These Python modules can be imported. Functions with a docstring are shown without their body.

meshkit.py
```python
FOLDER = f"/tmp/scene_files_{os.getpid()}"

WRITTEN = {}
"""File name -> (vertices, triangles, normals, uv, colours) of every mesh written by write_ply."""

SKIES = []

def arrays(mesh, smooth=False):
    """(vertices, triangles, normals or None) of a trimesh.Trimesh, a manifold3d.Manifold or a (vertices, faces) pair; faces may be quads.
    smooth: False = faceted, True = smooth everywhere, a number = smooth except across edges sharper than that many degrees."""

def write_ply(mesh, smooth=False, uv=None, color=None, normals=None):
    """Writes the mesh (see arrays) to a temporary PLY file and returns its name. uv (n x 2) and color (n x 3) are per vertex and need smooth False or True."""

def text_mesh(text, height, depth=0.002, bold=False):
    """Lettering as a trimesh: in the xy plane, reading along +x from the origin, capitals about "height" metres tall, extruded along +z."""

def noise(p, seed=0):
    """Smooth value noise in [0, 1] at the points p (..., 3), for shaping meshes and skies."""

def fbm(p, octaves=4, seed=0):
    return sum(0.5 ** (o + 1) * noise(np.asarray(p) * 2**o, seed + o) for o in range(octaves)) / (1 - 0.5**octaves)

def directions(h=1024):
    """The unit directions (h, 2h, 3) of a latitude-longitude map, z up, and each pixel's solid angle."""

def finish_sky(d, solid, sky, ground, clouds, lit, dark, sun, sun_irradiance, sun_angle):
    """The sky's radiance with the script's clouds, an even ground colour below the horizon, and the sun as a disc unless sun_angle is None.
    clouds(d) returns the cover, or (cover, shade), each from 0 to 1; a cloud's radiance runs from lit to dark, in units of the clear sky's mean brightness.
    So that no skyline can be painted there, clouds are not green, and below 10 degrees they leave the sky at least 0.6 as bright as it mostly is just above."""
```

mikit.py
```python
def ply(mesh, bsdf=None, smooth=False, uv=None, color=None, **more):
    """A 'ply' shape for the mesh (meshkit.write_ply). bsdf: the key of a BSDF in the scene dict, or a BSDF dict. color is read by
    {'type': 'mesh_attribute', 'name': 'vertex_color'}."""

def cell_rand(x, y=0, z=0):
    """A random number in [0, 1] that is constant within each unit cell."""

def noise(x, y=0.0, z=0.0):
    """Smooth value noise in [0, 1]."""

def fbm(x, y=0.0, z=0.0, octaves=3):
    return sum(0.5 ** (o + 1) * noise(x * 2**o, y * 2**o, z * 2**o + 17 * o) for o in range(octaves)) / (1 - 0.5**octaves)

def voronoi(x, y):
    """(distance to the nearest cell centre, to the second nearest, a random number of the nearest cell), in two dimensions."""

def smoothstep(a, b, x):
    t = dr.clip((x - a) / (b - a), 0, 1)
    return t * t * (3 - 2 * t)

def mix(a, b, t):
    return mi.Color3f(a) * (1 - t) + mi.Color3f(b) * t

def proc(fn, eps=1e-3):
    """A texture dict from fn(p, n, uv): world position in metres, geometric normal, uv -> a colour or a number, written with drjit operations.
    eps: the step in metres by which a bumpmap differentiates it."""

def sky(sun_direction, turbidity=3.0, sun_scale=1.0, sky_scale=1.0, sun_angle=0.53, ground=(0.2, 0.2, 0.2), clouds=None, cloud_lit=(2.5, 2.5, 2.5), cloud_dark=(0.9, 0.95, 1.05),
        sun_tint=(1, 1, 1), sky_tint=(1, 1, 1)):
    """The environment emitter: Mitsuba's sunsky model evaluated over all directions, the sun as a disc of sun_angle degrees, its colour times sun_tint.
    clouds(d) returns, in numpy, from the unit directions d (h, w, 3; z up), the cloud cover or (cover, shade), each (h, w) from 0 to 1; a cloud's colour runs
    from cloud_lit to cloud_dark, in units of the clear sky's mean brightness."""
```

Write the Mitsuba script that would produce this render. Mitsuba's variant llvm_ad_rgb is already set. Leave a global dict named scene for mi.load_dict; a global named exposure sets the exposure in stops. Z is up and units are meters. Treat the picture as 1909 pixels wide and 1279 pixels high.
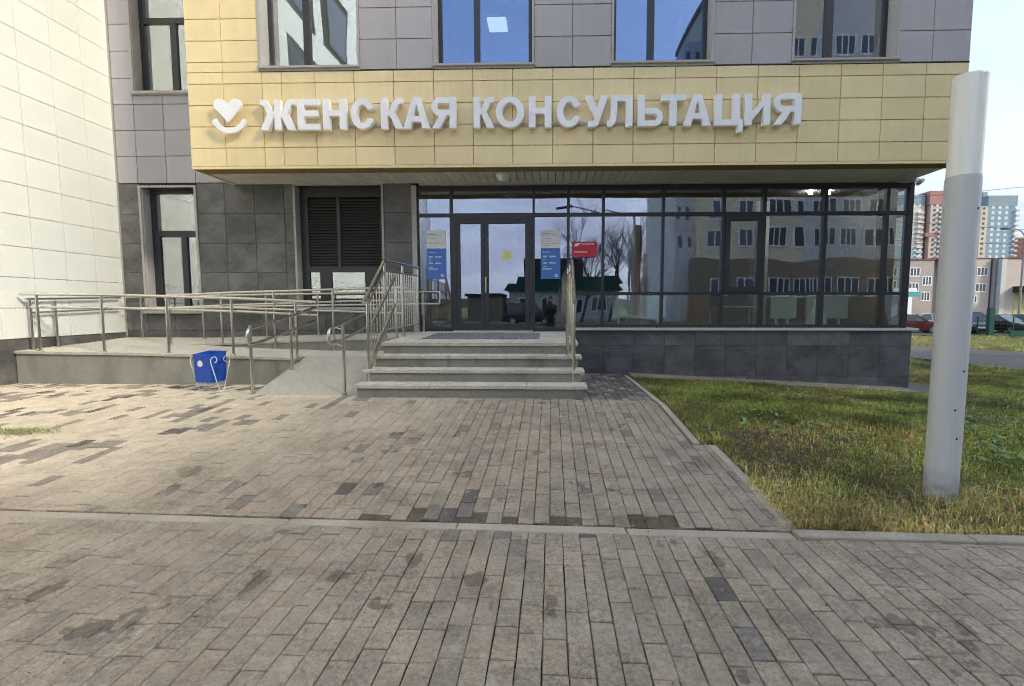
import math, random
import numpy as np, trimesh, mitsuba as mi, drjit as dr, mikit, meshkit
from shapely.geometry import Polygon, LineString, Point, box as sbox
from shapely import affinity, union_all
import manifold3d as m3
from mikit import proc, noise, fbm, cell_rand, smoothstep, mix, voronoi

T = mi.ScalarTransform4f
scene, labels = {}, {}

# ---------------------------------------------------------------- camera, sky, exposure
YAW, PITCH = math.radians(1.657), math.radians(4.672)
EYE = np.array([0.0, 0.0, 1.37])
FWD = np.array([-math.sin(YAW) * math.cos(PITCH), math.cos(YAW) * math.cos(PITCH), -math.sin(PITCH)])
scene['camera'] = {
    'type': 'perspective', 'fov_axis': 'x', 'fov': 2 * math.degrees(math.atan(954.5 / 930.0)),
    'principal_point_offset_x': -45.5 / 1909, 'principal_point_offset_y': -8.5 / 1279,
    'near_clip': 0.03, 'far_clip': 4000.0,
    'to_world': T().look_at(origin=EYE.tolist(), target=(EYE + FWD).tolist(), up=[0, 0, 1])}
SUN = (1.8, -1.0, 1.2)


def thin_clouds(d):
    z = np.maximum(d[..., 2], 0.03)
    p = np.stack([d[..., 0] / (z + 0.25) * 1.3, d[..., 1] / (z + 0.25) * 2.6, 0 * z], -1)
    n = meshkit.fbm(p, 5, seed=3)
    veil = np.clip((n - 0.44) / 0.3, 0, 1) ** 1.3
    low = np.clip(1 - d[..., 2] / 0.7, 0, 1)
    return np.clip(0.14 + 0.25 * veil + 0.75 * low, 0, 0.92), np.clip(0.2 + 0.8 * (0.55 - n) * 3, 0, 1)


scene['sky'] = mikit.sky(SUN, turbidity=3.0, sun_scale=0.16, sky_scale=1.0, sun_angle=6, clouds=thin_clouds,
                         cloud_lit=(0.46, 0.495, 0.72), cloud_dark=(0.37, 0.41, 0.66), sun_tint=(0.88, 1.0, 1.18), sky_tint=(1.25, 1.02, 0.80))
exposure = 4.3

# ---------------------------------------------------------------- helpers
USED = {}


def key_for(name, parent=None):
    k = f'{parent}__{name}' if parent else name
    n = USED.get(k, -1) + 1
    USED[k] = n
    return k if n == 0 else f'{k}_{n:03d}'


def tag(k, label=None, cat=None, group=None, kind=None):
    d = labels.setdefault(k, {})
    for a, b in (('label', label), ('category', cat), ('group', group), ('kind', kind)):
        if b:
            d[a] = b
    return k


def thing(name, label=None, cat=None, group=None, kind=None):
    return tag(key_for(name), label, cat, group, kind)


def put(name, mesh, bsdf, parent=None, smooth=False, color=None, key=None, **more):
    k = key or key_for(name, parent)
    scene[k] = mikit.ply(mesh, bsdf, smooth, color=color, **more)
    return k


def put_ply(name, shape, parent=None, to_world=None, bsdf=None, key=None):
    k = key or key_for(name, parent)
    d = dict(shape)
    if to_world is not None:
        d['to_world'] = to_world
    if bsdf:
        d['bsdf'] = {'type': 'ref', 'id': bsdf}
    scene[k] = d
    return k


BOXF = np.array([[0, 2, 3], [0, 3, 1], [4, 5, 7], [4, 7, 6], [0, 1, 5], [0, 5, 4], [2, 6, 7], [2, 7, 3], [0, 4, 6], [0, 6, 2], [1, 3, 7], [1, 7, 5]])


def bx(x0, x1, y0, y1, z0, z1):
    v = np.array([[x, y, z] for z in (z0, z1) for y in (y0, y1) for x in (x0, x1)], float)
    return v, BOXF


def cat(*parts):
    vs, fs, at = [], [], 0
    for p in parts:
        if hasattr(p, 'vertices'):
            v, f = np.asarray(p.vertices), np.asarray(p.faces)
        else:
            v, f = np.asarray(p[0], float), np.asarray(p[1], int)
        if f.shape[1] == 4:
            f = np.vstack([f[:, [0, 1, 2]], f[:, [0, 2, 3]]])
        vs.append(v)
        fs.append(f + at)
        at += len(v)
    return np.vstack(vs), np.vstack(fs)


def xf(mesh, m):
    v, f = cat(mesh)
    m = np.asarray(m, float)
    return v @ m[:3, :3].T + m[:3, 3], f


def mat(loc=(0, 0, 0), rz=0.0, s=1.0, rx=0.0, ry=0.0):
    m = trimesh.transformations.euler_matrix(rx, ry, rz)
    m[:3, :3] *= s
    m[:3, 3] = loc
    return m


def extrude_xz(poly, y0, y1):
    """A shapely polygon drawn in (x, z), extruded from y0 to y1."""
    out = []
    for g in getattr(poly, 'geoms', [poly]):
        m = trimesh.creation.extrude_polygon(g, y1 - y0, engine='earcut')
        v = np.asarray(m.vertices)
        out.append((np.stack([v[:, 0], y1 - v[:, 2], v[:, 1]], 1), np.asarray(m.faces)))
    return cat(*out)


def extrude_xy(poly, z0, z1):
    out = []
    for g in getattr(poly, 'geoms', [poly]):
        m = trimesh.creation.extrude_polygon(g, z1 - z0, engine='earcut')
        v = np.asarray(m.vertices) + [0, 0, z0]
        out.append((v, np.asarray(m.faces)))
    return cat(*out)


def fillet(pts, r, n=5):
    """Round the inner corners of a polyline."""
    pts = [np.asarray(p, float) for p in pts]
    if r <= 0:
        return np.array(pts)
    out = [pts[0]]
    for a, b, c in zip(pts, pts[1:], pts[2:]):
        u, v = a - b, c - b
        lu, lv = np.linalg.norm(u), np.linalg.norm(v)
        d = min(r, lu * 0.45, lv * 0.45)
        p, q = b + u / lu * d, b + v / lv * d
        for t in np.linspace(0, 1, n):
            out.append((1 - t) ** 2 * p + 2 * t * (1 - t) * b + t * t * q)
    out.append(pts[-1])
    return np.array(out)


def tube(pts, r, sides=10, fil=0.0, caps=True):
    p = fillet(pts, fil)
    n = len(p)
    rr = np.broadcast_to(np.asarray(r, float), (n,)) if np.ndim(r) else np.full(n, float(r))
    t = np.zeros_like(p)
    t[1:-1] = p[2:] - p[:-2]
    t[0], t[-1] = p[1] - p[0], p[-1] - p[-2]
    t /= np.linalg.norm(t, axis=1, keepdims=True)
    a = np.cross(t[0], [0, 0, 1.0] if abs(t[0][2]) < 0.9 else [1.0, 0, 0])
    a /= np.linalg.norm(a)
    ang = np.arange(sides) * 2 * np.pi / sides
    v = []
    for i in range(n):
        a = a - t[i] * (a @ t[i])
        a /= np.linalg.norm(a)
        b = np.cross(t[i], a)
        v.append(p[i] + rr[i] * (np.cos(ang)[:, None] * a + np.sin(ang)[:, None] * b))
    v = np.vstack(v)
    f = []
    for i in range(n - 1):
        for j in range(sides):
            k = (j + 1) % sides
            f += [[i * sides + j, (i + 1) * sides + j, (i + 1) * sides + k], [i * sides + j, (i + 1) * sides + k, i * sides + k]]
    if caps:
        v = np.vstack([v, p[0], p[-1]])
        c0, c1 = n * sides, n * sides + 1
        for j in range(sides):
            k = (j + 1) % sides
            f += [[c0, j, k], [c1, (n - 1) * sides + k, (n - 1) * sides + j]]
    f = np.array(f)
    return v, f[:, ::-1]


def lathe(profile, n=32, loc=(0, 0, 0)):
    prof = np.asarray(profile, float)
    ang = np.arange(n) * 2 * np.pi / n
    v = np.stack([prof[:, 0][:, None] * np.cos(ang), prof[:, 0][:, None] * np.sin(ang), np.broadcast_to(prof[:, 1][:, None], (len(prof), n))], -1).reshape(-1, 3)
    i, j = np.meshgrid(np.arange(len(prof) - 1), np.arange(n), indexing='ij')
    q = np.stack([i * n + j, i * n + (j + 1) % n, (i + 1) * n + (j + 1) % n, (i + 1) * n + j], -1).reshape(-1, 4)
    return cat((v + np.asarray(loc), q))


def chamfer_slab(w, d, h, c=0.004, jit=0.0, rng=None):
    """A paver or slab: top at z = 0, body below, chamfered upper edges."""
    x, y = w / 2, d / 2
    def ring(a, z):
        return [[-x + a, -y + a, z], [x - a, -y + a, z], [x - a, y - a, z], [-x + a, y - a, z]]
    v = np.array(ring(0, -h) + ring(0, -c) + ring(c, 0), float)
    if rng is not None:
        v[4:, :2] += rng.uniform(-jit, jit, (8, 2))
    f = []
    for r in (0, 4):
        for j in range(4):
            k = (j + 1) % 4
            f += [[r + j, r + k, r + 4 + k], [r + j, r + 4 + k, r + 4 + j]]
    f += [[8, 9, 10], [8, 10, 11]]
    return v, np.array(f)


# ---------------------------------------------------------------- terrain
def interp(y, ys, vs):
    return np.interp(y, ys, vs)


def gz(x, y):
    x, y = np.asarray(x, float), np.asarray(y, float)
    xc, yc = np.clip(x, -9.0, 6.6), np.clip(y, -60, 9.3)
    z0 = interp(yc, [-60, 3.05, 6.15, 9.3], [0, 0, 0.23, 0.17])
    sl = np.where(xc > 0, interp(yc, [3.05, 6.15], [-0.016, -0.05]), interp(yc, [3.05, 6.15], [-0.016, 0.0]))
    z = z0 + sl * xc - 0.016 * np.maximum(y - 9.3, 0) - 0.012 * np.maximum(x - 6.6, 0)
    return np.maximum(z, -0.68)


def sheet(x0, x1, y0, y1, nx, ny, dz=0.0, bump=None, keep=None):
    X, Y = np.meshgrid(np.linspace(x0, x1, nx + 1), np.linspace(y0, y1, ny + 1), indexing='ij')
    Z = gz(X, Y) + dz
    if bump is not None:
        Z = Z + bump(X, Y)
    v = np.stack([X, Y, Z], -1).reshape(-1, 3)
    i, j = np.meshgrid(np.arange(nx), np.arange(ny), indexing='ij')
    q = np.stack([i * (ny + 1) + j, (i + 1) * (ny + 1) + j, (i + 1) * (ny + 1) + j + 1, i * (ny + 1) + j + 1], -1).reshape(-1, 4)
    if keep is not None:
        c = v[q].mean(1)
        q = q[keep(c[:, 0], c[:, 1])]
    return cat((v, q))


# ---------------------------------------------------------------- materials
def mat_def(name, color, rough=0.6, metallic=0.0, spec=0.5, bump=None, bump_scale=1.0, **more):
    c = proc(color) if callable(color) else {'type': 'rgb', 'value': list(color)}
    b = {'type': 'principled', 'base_color': c, 'roughness': rough, 'metallic': metallic, 'specular': spec, **more}
    if callable(rough):
        b['roughness'] = proc(rough)
    if bump is not None:
        b = {'type': 'bumpmap', 'arbitrary': proc(bump), 'scale': bump_scale, 'bsdf': b}
    scene[name] = {'type': 'twosided', 'bsdf': b}
    return name


def speck(base, amount=0.15, scale=60.0, broad=1.2, broad_amt=0.12):
    def fn(p, n, uv):
        g = 1.0 + amount * (fbm(p.x * scale, p.y * scale, p.z * scale, 3) * 2 - 1) + broad_amt * (fbm(p.x * broad, p.y * broad, p.z * broad, 3) * 2 - 1)
        return mi.Color3f(base) * g
    return fn


SAND = (0.54, 0.458, 0.345)


def sand_mask(p):
    d = -0.804 * (p.x + 4.2) + 0.594 * (p.y - 3.8)
    return smoothstep(-1.0, 1.1, d + 0.35 + (fbm(p.x * 0.8, p.y * 0.8, 3.0, 4) - 0.5) * 3.0)


def paver_fn(base, dust=1.0):
    def fn(p, n, uv):
        g = 1.0 + 0.40 * (fbm(p.x * 75, p.y * 75, p.z * 75, 3) * 2 - 1) + 0.30 * (noise(p.x * 260, p.y * 260, p.z * 260) * 2 - 1) + 0.26 * (fbm(p.x * 7, p.y * 7, 1.0, 4) * 2 - 1)
        c = mi.Color3f(base) * g
        st = smoothstep(0.60, 0.78, fbm(p.x * 2.2, p.y * 2.2, 9.0, 4))
        c = c * (1 - 0.16 * st)
        dmp = smoothstep(0.735, 0.775, fbm(p.x * 5.5, p.y * 4.2, 27.0, 4))
        c = c * (1 - 0.40 * dmp)
        c = mix(c, mi.Color3f(0.46, 0.43, 0.38), 0.30 * smoothstep(0.72, 0.77, fbm(p.x * 19, p.y * 19, 41.0, 3)))
        m = sand_mask(p) * dust * (0.72 + 0.28 * smoothstep(0.35, 0.6, fbm(p.x * 9, p.y * 9, 5.0, 3)))
        return mix(c, mi.Color3f(SAND) * (0.88 + 0.24 * noise(p.x * 60, p.y * 60)), m * 0.95)
    return fn


PAVER_TONES = [(0.306, 0.249, 0.188), (0.296, 0.240, 0.181), (0.318, 0.260, 0.196), (0.287, 0.236, 0.182), (0.313, 0.247, 0.185), (0.269, 0.222, 0.173)]
PAVERS = [mat_def(f'm_paver_{i}', paver_fn(c), 0.85, spec=0.25, bump=lambda p, n, uv: fbm(p.x * 220, p.y * 220, p.z * 220, 2), bump_scale=0.0012) for i, c in enumerate(PAVER_TONES)]
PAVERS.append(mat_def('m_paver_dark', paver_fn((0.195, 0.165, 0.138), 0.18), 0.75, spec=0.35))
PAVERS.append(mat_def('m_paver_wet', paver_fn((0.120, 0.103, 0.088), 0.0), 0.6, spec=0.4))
PAVERS.append(mat_def('m_paver_soil', paver_fn((0.125, 0.098, 0.070), 0.1), 0.9, spec=0.1))
mat_def('m_joint', lambda p, n, uv: mix(mix(mi.Color3f(0.045, 0.038, 0.031), mi.Color3f(0.15, 0.125, 0.09), smoothstep(0.5, 0.7, fbm(p.x * 2.5, p.y * 2.5, 7.0, 4))) * (0.7 + 0.6 * fbm(p.x * 40, p.y * 40, 0.0, 3)), mi.Color3f(SAND) * 0.85,
        sand_mask(p) * smoothstep(3.06, 3.2, p.y)), 0.95, spec=0.1)
mat_def('m_kerb', speck((0.36, 0.315, 0.252), 0.22, 90, 3.0, 0.3), 0.85, spec=0.25)
mat_def('m_apron', speck((0.235, 0.19, 0.145), 0.25, 60, 2.0, 0.3), 0.9, spec=0.2)
mat_def('m_asphalt', speck((0.085, 0.083, 0.08), 0.35, 30, 0.25, 0.25), 0.9, spec=0.2)
mat_def('m_path', speck((0.125, 0.108, 0.092), 0.25, 14, 0.8, 0.25), 0.9, spec=0.2)
mat_def('m_soil', lambda p, n, uv: mix((0.075, 0.056, 0.036), (0.095, 0.095, 0.030), smoothstep(0.35, 0.65, fbm(p.x * 1.3, p.y * 1.3, 0.0, 4))) * (0.6 + 0.8 * fbm(p.x * 25, p.y * 25, 0.0, 3)), 0.95, spec=0.1)
mat_def('m_ground', lambda p, n, uv: mix((0.115, 0.110, 0.040), (0.14, 0.125, 0.07), smoothstep(0.4, 0.65, fbm(p.x * 0.08, p.y * 0.08, 0.0, 4))) * (0.7 + 0.6 * fbm(p.x * 3, p.y * 3, 0.0, 4)), 0.95, spec=0.1)


mat_def('m_far_hill', speck((0.055, 0.06, 0.05), 0.2, 0.05, 0.01, 0.2), 0.95, spec=0.1)


def panel_fn(base, var=0.05, streak=0.05):
    def fn(p, n, uv):
        g = 1.0 + var * (fbm(p.x * 2.3, p.y * 2.3, p.z * 2.3, 3) * 2 - 1) + streak * (fbm(p.x * 22, p.y * 22, p.z * 1.2, 3) * 2 - 1) + 0.04 * (noise(p.x * 300, p.y * 300, p.z * 300) * 2 - 1)
        return mi.Color3f(base) * g
    return fn


YEL = [mat_def(f'm_yellow_{i}', panel_fn(c, 0.07, 0.045), 0.42, spec=0.4) for i, c in enumerate([(0.77, 0.63, 0.36), (0.79, 0.65, 0.375), (0.75, 0.61, 0.345)])]
LIL = [mat_def(f'm_lilac_{i}', panel_fn(c, 0.05, 0.04), 0.45, spec=0.4) for i, c in enumerate([(0.40, 0.378, 0.395), (0.415, 0.392, 0.41), (0.385, 0.363, 0.38)])]
WHI = [mat_def(f'm_white_{i}', panel_fn(c, 0.02, 0.02), 0.22, spec=0.5) for i, c in enumerate([(0.685, 0.71, 0.695), (0.70, 0.725, 0.71)])]


def stone_fn(base, seed):
    def fn(p, n, uv):
        a = fbm(p.x * 3.2 + seed, p.y * 3.2, p.z * 3.2, 5)
        b = fbm(p.x * 16, p.y * 16, p.z * 16 + seed, 4)
        g = 0.72 + 0.52 * smoothstep(0.25, 0.75, a) + 0.5 * (b - 0.5) + 0.12 * (noise(p.x * 180, p.y * 180, p.z * 180) - 0.5)
        return mi.Color3f(base) * g
    return fn


DARK = [mat_def(f'm_dark_stone_{i}', stone_fn(c, 7.0 * i), 0.42, spec=0.4) for i, c in enumerate([(0.120, 0.117, 0.115), (0.133, 0.130, 0.127), (0.111, 0.109, 0.107)])]
PLI = [mat_def(f'm_plinth_{i}', stone_fn(c, 5.0 * i + 2), 0.4, spec=0.4) for i, c in enumerate([(0.115, 0.113, 0.120), (0.130, 0.128, 0.134), (0.102, 0.100, 0.107)])]
mat_def('m_backing', (0.045, 0.042, 0.04), 0.9, spec=0.1)
mat_def('m_backing_yellow', (0.22, 0.165, 0.07), 0.9, spec=0.1)
mat_def('m_backing_white', (0.10, 0.10, 0.09), 0.9, spec=0.1)
mat_def('m_frame', (0.030, 0.031, 0.036), 0.38, spec=0.5)
mat_def('m_trim', speck((0.40, 0.385, 0.36), 0.03, 50, 2, 0.06), 0.45, spec=0.4)
mat_def('m_reveal', speck((0.46, 0.45, 0.44), 0.03, 50, 2, 0.06), 0.5, spec=0.4)
mat_def('m_sill', speck((0.50, 0.50, 0.48), 0.05, 50, 2, 0.08), 0.5, spec=0.4)
SOF = [mat_def(f'm_soffit_{i}', speck(c, 0.04, 40, 1.5, 0.08), 0.4, spec=0.4) for i, c in enumerate([(0.62, 0.595, 0.53), (0.58, 0.555, 0.50)])]
mat_def('m_louver', (0.075, 0.072, 0.072), 0.45, spec=0.5)
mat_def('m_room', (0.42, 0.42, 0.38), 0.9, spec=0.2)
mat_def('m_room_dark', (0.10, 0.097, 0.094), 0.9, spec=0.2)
mat_def('m_ceiling', (0.62, 0.62, 0.60), 0.9, spec=0.2)
mat_def('m_mint', speck((0.60, 0.70, 0.62), 0.05, 20, 2, 0.06), 0.5)
mat_def('m_wood', lambda p, n, uv: mix((0.27, 0.12, 0.045), (0.16, 0.065, 0.025), fbm(p.x * 30, p.y * 30, p.z * 2.5, 4)), 0.45)
mat_def('m_letter', speck((0.84, 0.84, 0.87), 0.03, 40, 3, 0.05), 0.35)
mat_def('m_steel', lambda p, n, uv: mi.Color3f(0.66, 0.64, 0.585) * (0.88 + 0.24 * fbm(p.x * 40, p.y * 40, p.z * 12, 3)), 0.17, metallic=1.0)


def granite(base):
    def fn(p, n, uv):
        g = 1.0 + 0.35 * (noise(p.x * 160, p.y * 160, p.z * 160) * 2 - 1) + 0.18 * (fbm(p.x * 2.2, p.y * 2.2, p.z * 2.2, 4) * 2 - 1)
        st = smoothstep(0.58, 0.75, fbm(p.x * 5, p.y * 5, p.z * 1.5, 4))
        return mi.Color3f(base) * g * (1 - 0.22 * st)
    return fn


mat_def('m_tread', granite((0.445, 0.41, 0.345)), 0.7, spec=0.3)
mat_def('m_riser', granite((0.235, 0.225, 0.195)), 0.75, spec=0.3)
mat_def('m_ramp_wall', lambda p, n, uv: mix((0.215, 0.21, 0.18), (0.30, 0.29, 0.25), smoothstep(0.3, 0.75, fbm(p.x * 3.0, p.y * 3.0, p.z * 0.9, 4))) * (1 + 0.16 * (fbm(p.x * 60, p.y * 60, p.z * 60, 2) * 2 - 1)), 0.85, spec=0.25)
mat_def('m_ramp_top', lambda p, n, uv: mix((0.40, 0.375, 0.32), (0.47, 0.43, 0.35), fbm(p.x * 1.7, p.y * 1.7, 0.0, 4)) * (1 + 0.10 * (fbm((p.x + p.y) * 40, (p.x - p.y) * 5, 0.0, 3) * 2 - 1) + 0.15 * (noise(p.x * 150, p.y * 150) * 2 - 1)), 0.8, spec=0.25)
mat_def('m_mat', lambda p, n, uv: mi.Color3f(0.185, 0.18, 0.18) * (0.75 + 0.5 * fbm(p.x * 50, p.y * 50, 0.0, 2)), 0.8, spec=0.3)
mat_def('m_blue', lambda p, n, uv: mi.Color3f(0.012, 0.075, 0.42) * (0.8 + 0.4 * fbm(p.x * 8, p.y * 8, p.z * 8, 3)), 0.35, spec=0.5)
mat_def('m_white_paint', (0.74, 0.75, 0.76), 0.4)
mat_def('m_poster_white', (0.72, 0.73, 0.75), 0.55)
mat_def('m_poster_blue', (0.065, 0.17, 0.52), 0.5)
mat_def('m_ink', (0.22, 0.24, 0.30), 0.6)
mat_def('m_ink_red', (0.50, 0.30, 0.30), 0.6)
mat_def('m_ink_light', (0.62, 0.68, 0.80), 0.5)
mat_def('m_red', (0.50, 0.022, 0.045), 0.45)
mat_def('m_pink', (0.75, 0.42, 0.42), 0.5)
mat_def('m_sticker', (0.70, 0.72, 0.28), 0.5)
mat_def('m_pole_grey', lambda p, n, uv: mi.Color3f(0.50, 0.51, 0.53) * (1 + 0.06 * (fbm(p.x * 18, p.y * 18, p.z * 1.2, 3) * 2 - 1)) * (1 - 0.8 * smoothstep(0.30, 0.0, p.z) * fbm(p.x * 20, p.y * 20, p.z * 20, 3)), 0.38, spec=0.5)
scene['m_diffuser'] = {'type': 'twosided', 'bsdf': {'type': 'principled', 'base_color': {'type': 'rgb', 'value': [0.80, 0.80, 0.755]}, 'roughness': 0.16, 'specular': 0.6, 'clearcoat': 0.6, 'clearcoat_gloss': 0.95}}
mat_def('m_black', (0.02, 0.02, 0.022), 0.6)
mat_def('m_skin', (0.5, 0.33, 0.25), 0.6)
mat_def('m_bark', (0.085, 0.075, 0.065), 0.9)
mat_def('m_rubber', (0.022, 0.022, 0.022), 0.7)
mat_def('m_alloy', (0.55, 0.56, 0.58), 0.3, metallic=1.0)
mat_def('m_car_glass', (0.03, 0.035, 0.04), 0.08, spec=0.8)
mat_def('m_lamp_glass', (0.7, 0.7, 0.7), 0.1, spec=0.7)
mat_def('m_plate', (0.7, 0.7, 0.7), 0.5)
for nm, c in (('red', (0.10, 0.008, 0.014)), ('black', (0.012, 0.012, 0.014)), ('silver', (0.42, 0.43, 0.44)), ('dark', (0.03, 0.034, 0.042)), ('white', (0.7, 0.7, 0.7))):
    mat_def('m_car_' + nm, c, 0.22, spec=0.6, clearcoat=0.7)
# coated window glass: one thin sheet, mirror-like coating, dim transmission
scene['m_glass'] = {'type': 'thindielectric', 'int_ior': 3.0, 'ext_ior': 1.0, 'specular_transmittance': {'type': 'rgb', 'value': [0.82, 0.90, 0.86]}, 'specular_reflectance': {'type': 'rgb', 'value': [0.84, 0.90, 1.0]}}
scene['m_glass_bright'] = {'type': 'thindielectric', 'int_ior': 4.8, 'ext_ior': 1.0, 'specular_transmittance': {'type': 'rgb', 'value': [0.62, 0.70, 0.68]}, 'specular_reflectance': {'type': 'rgb', 'value': [0.90, 0.97, 1.0]}}
scene['m_glass_blue'] = {'type': 'thindielectric', 'int_ior': 3.0, 'ext_ior': 1.0, 'specular_transmittance': {'type': 'rgb', 'value': [0.66, 0.76, 0.80]}, 'specular_reflectance': {'type': 'rgb', 'value': [0.40, 0.56, 0.92]}}
mat_def('m_far_window', (0.05, 0.055, 0.065), 0.12, spec=0.7)
mat_def('m_far_pale_window', (0.55, 0.60, 0.62), 0.3)
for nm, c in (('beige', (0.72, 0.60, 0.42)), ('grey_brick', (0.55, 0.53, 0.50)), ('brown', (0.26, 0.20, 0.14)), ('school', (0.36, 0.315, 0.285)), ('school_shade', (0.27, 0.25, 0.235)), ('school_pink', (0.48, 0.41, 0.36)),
              ('teal', (0.23, 0.30, 0.345)), ('blue_tower', (0.22, 0.30, 0.375)), ('cream_tower', (0.52, 0.47, 0.38)), ('pink_tower', (0.50, 0.40, 0.37)), ('red_tower', (0.36, 0.19, 0.175)), ('brown_red', (0.19, 0.085, 0.075)),  # tower paints muted: distance haze is put into their colour
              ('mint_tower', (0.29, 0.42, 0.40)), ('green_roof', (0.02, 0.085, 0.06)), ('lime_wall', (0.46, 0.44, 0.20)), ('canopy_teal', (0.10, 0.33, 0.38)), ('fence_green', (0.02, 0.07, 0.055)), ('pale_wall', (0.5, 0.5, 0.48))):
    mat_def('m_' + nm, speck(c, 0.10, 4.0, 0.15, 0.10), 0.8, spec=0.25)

RNG = random.Random(11)
NPR = np.random.default_rng(11)
DB, DF = 9.30, 8.18          # ground floor wall and upper wall planes
XR = 6.42                    # right edge of the upper storeys
XL = -8.10                   # white wing plane

# ================================================================ THE CLINIC
B = thing('clinic_building', 'clinic with white wing, yellow fascia, lilac upper panels and glazed hall over dark plinth', 'building')
PANEL_CACHE = {}


def panel_shape(w, h, t, bs):
    k = (round(w, 3), round(h, 3), t)
    if k not in PANEL_CACHE:
        c = 0.003
        x, z = w / 2, h / 2
        def ring(a, y):
            return [[-x + a, y, -z + a], [x - a, y, -z + a], [x - a, y, z - a], [-x + a, y, z - a]]
        v = np.array(ring(0, t) + ring(0, c) + ring(c, 0), float)
        f = []
        for r in (0, 4):
            for j in range(4):
                q = (j + 1) % 4
                f += [[r + j, r + q, r + 4 + q], [r + j, r + 4 + q, r + 4 + j]]
        f += [[8, 9, 10], [8, 10, 11]]
        PANEL_CACHE[k] = mikit.ply((v, np.array(f)), bs)
    return PANEL_CACHE[k]


def panel(name, x0, x1, z0, z1, y, mats, gap=0.010, t=0.02, parent=None, tilt=0.0025, side=False):
    """A cladding panel with its front face at y (or, on the wing, at x = y), joints recessed around it."""
    w, h = x1 - x0 - gap, z1 - z0 - gap
    bs = RNG.choice(mats)
    m = mat((0, 0, 0), RNG.uniform(-tilt, tilt), rx=RNG.uniform(-tilt, tilt))
    if side:
        m = mat((y, (x0 + x1) / 2, (z0 + z1) / 2), math.pi / 2) @ m
    else:
        m[:3, 3] = ((x0 + x1) / 2, y, (z0 + z1) / 2)
    put_ply(name, panel_shape(w, h, t, bs), parent or B, T(m), bs)


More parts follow.
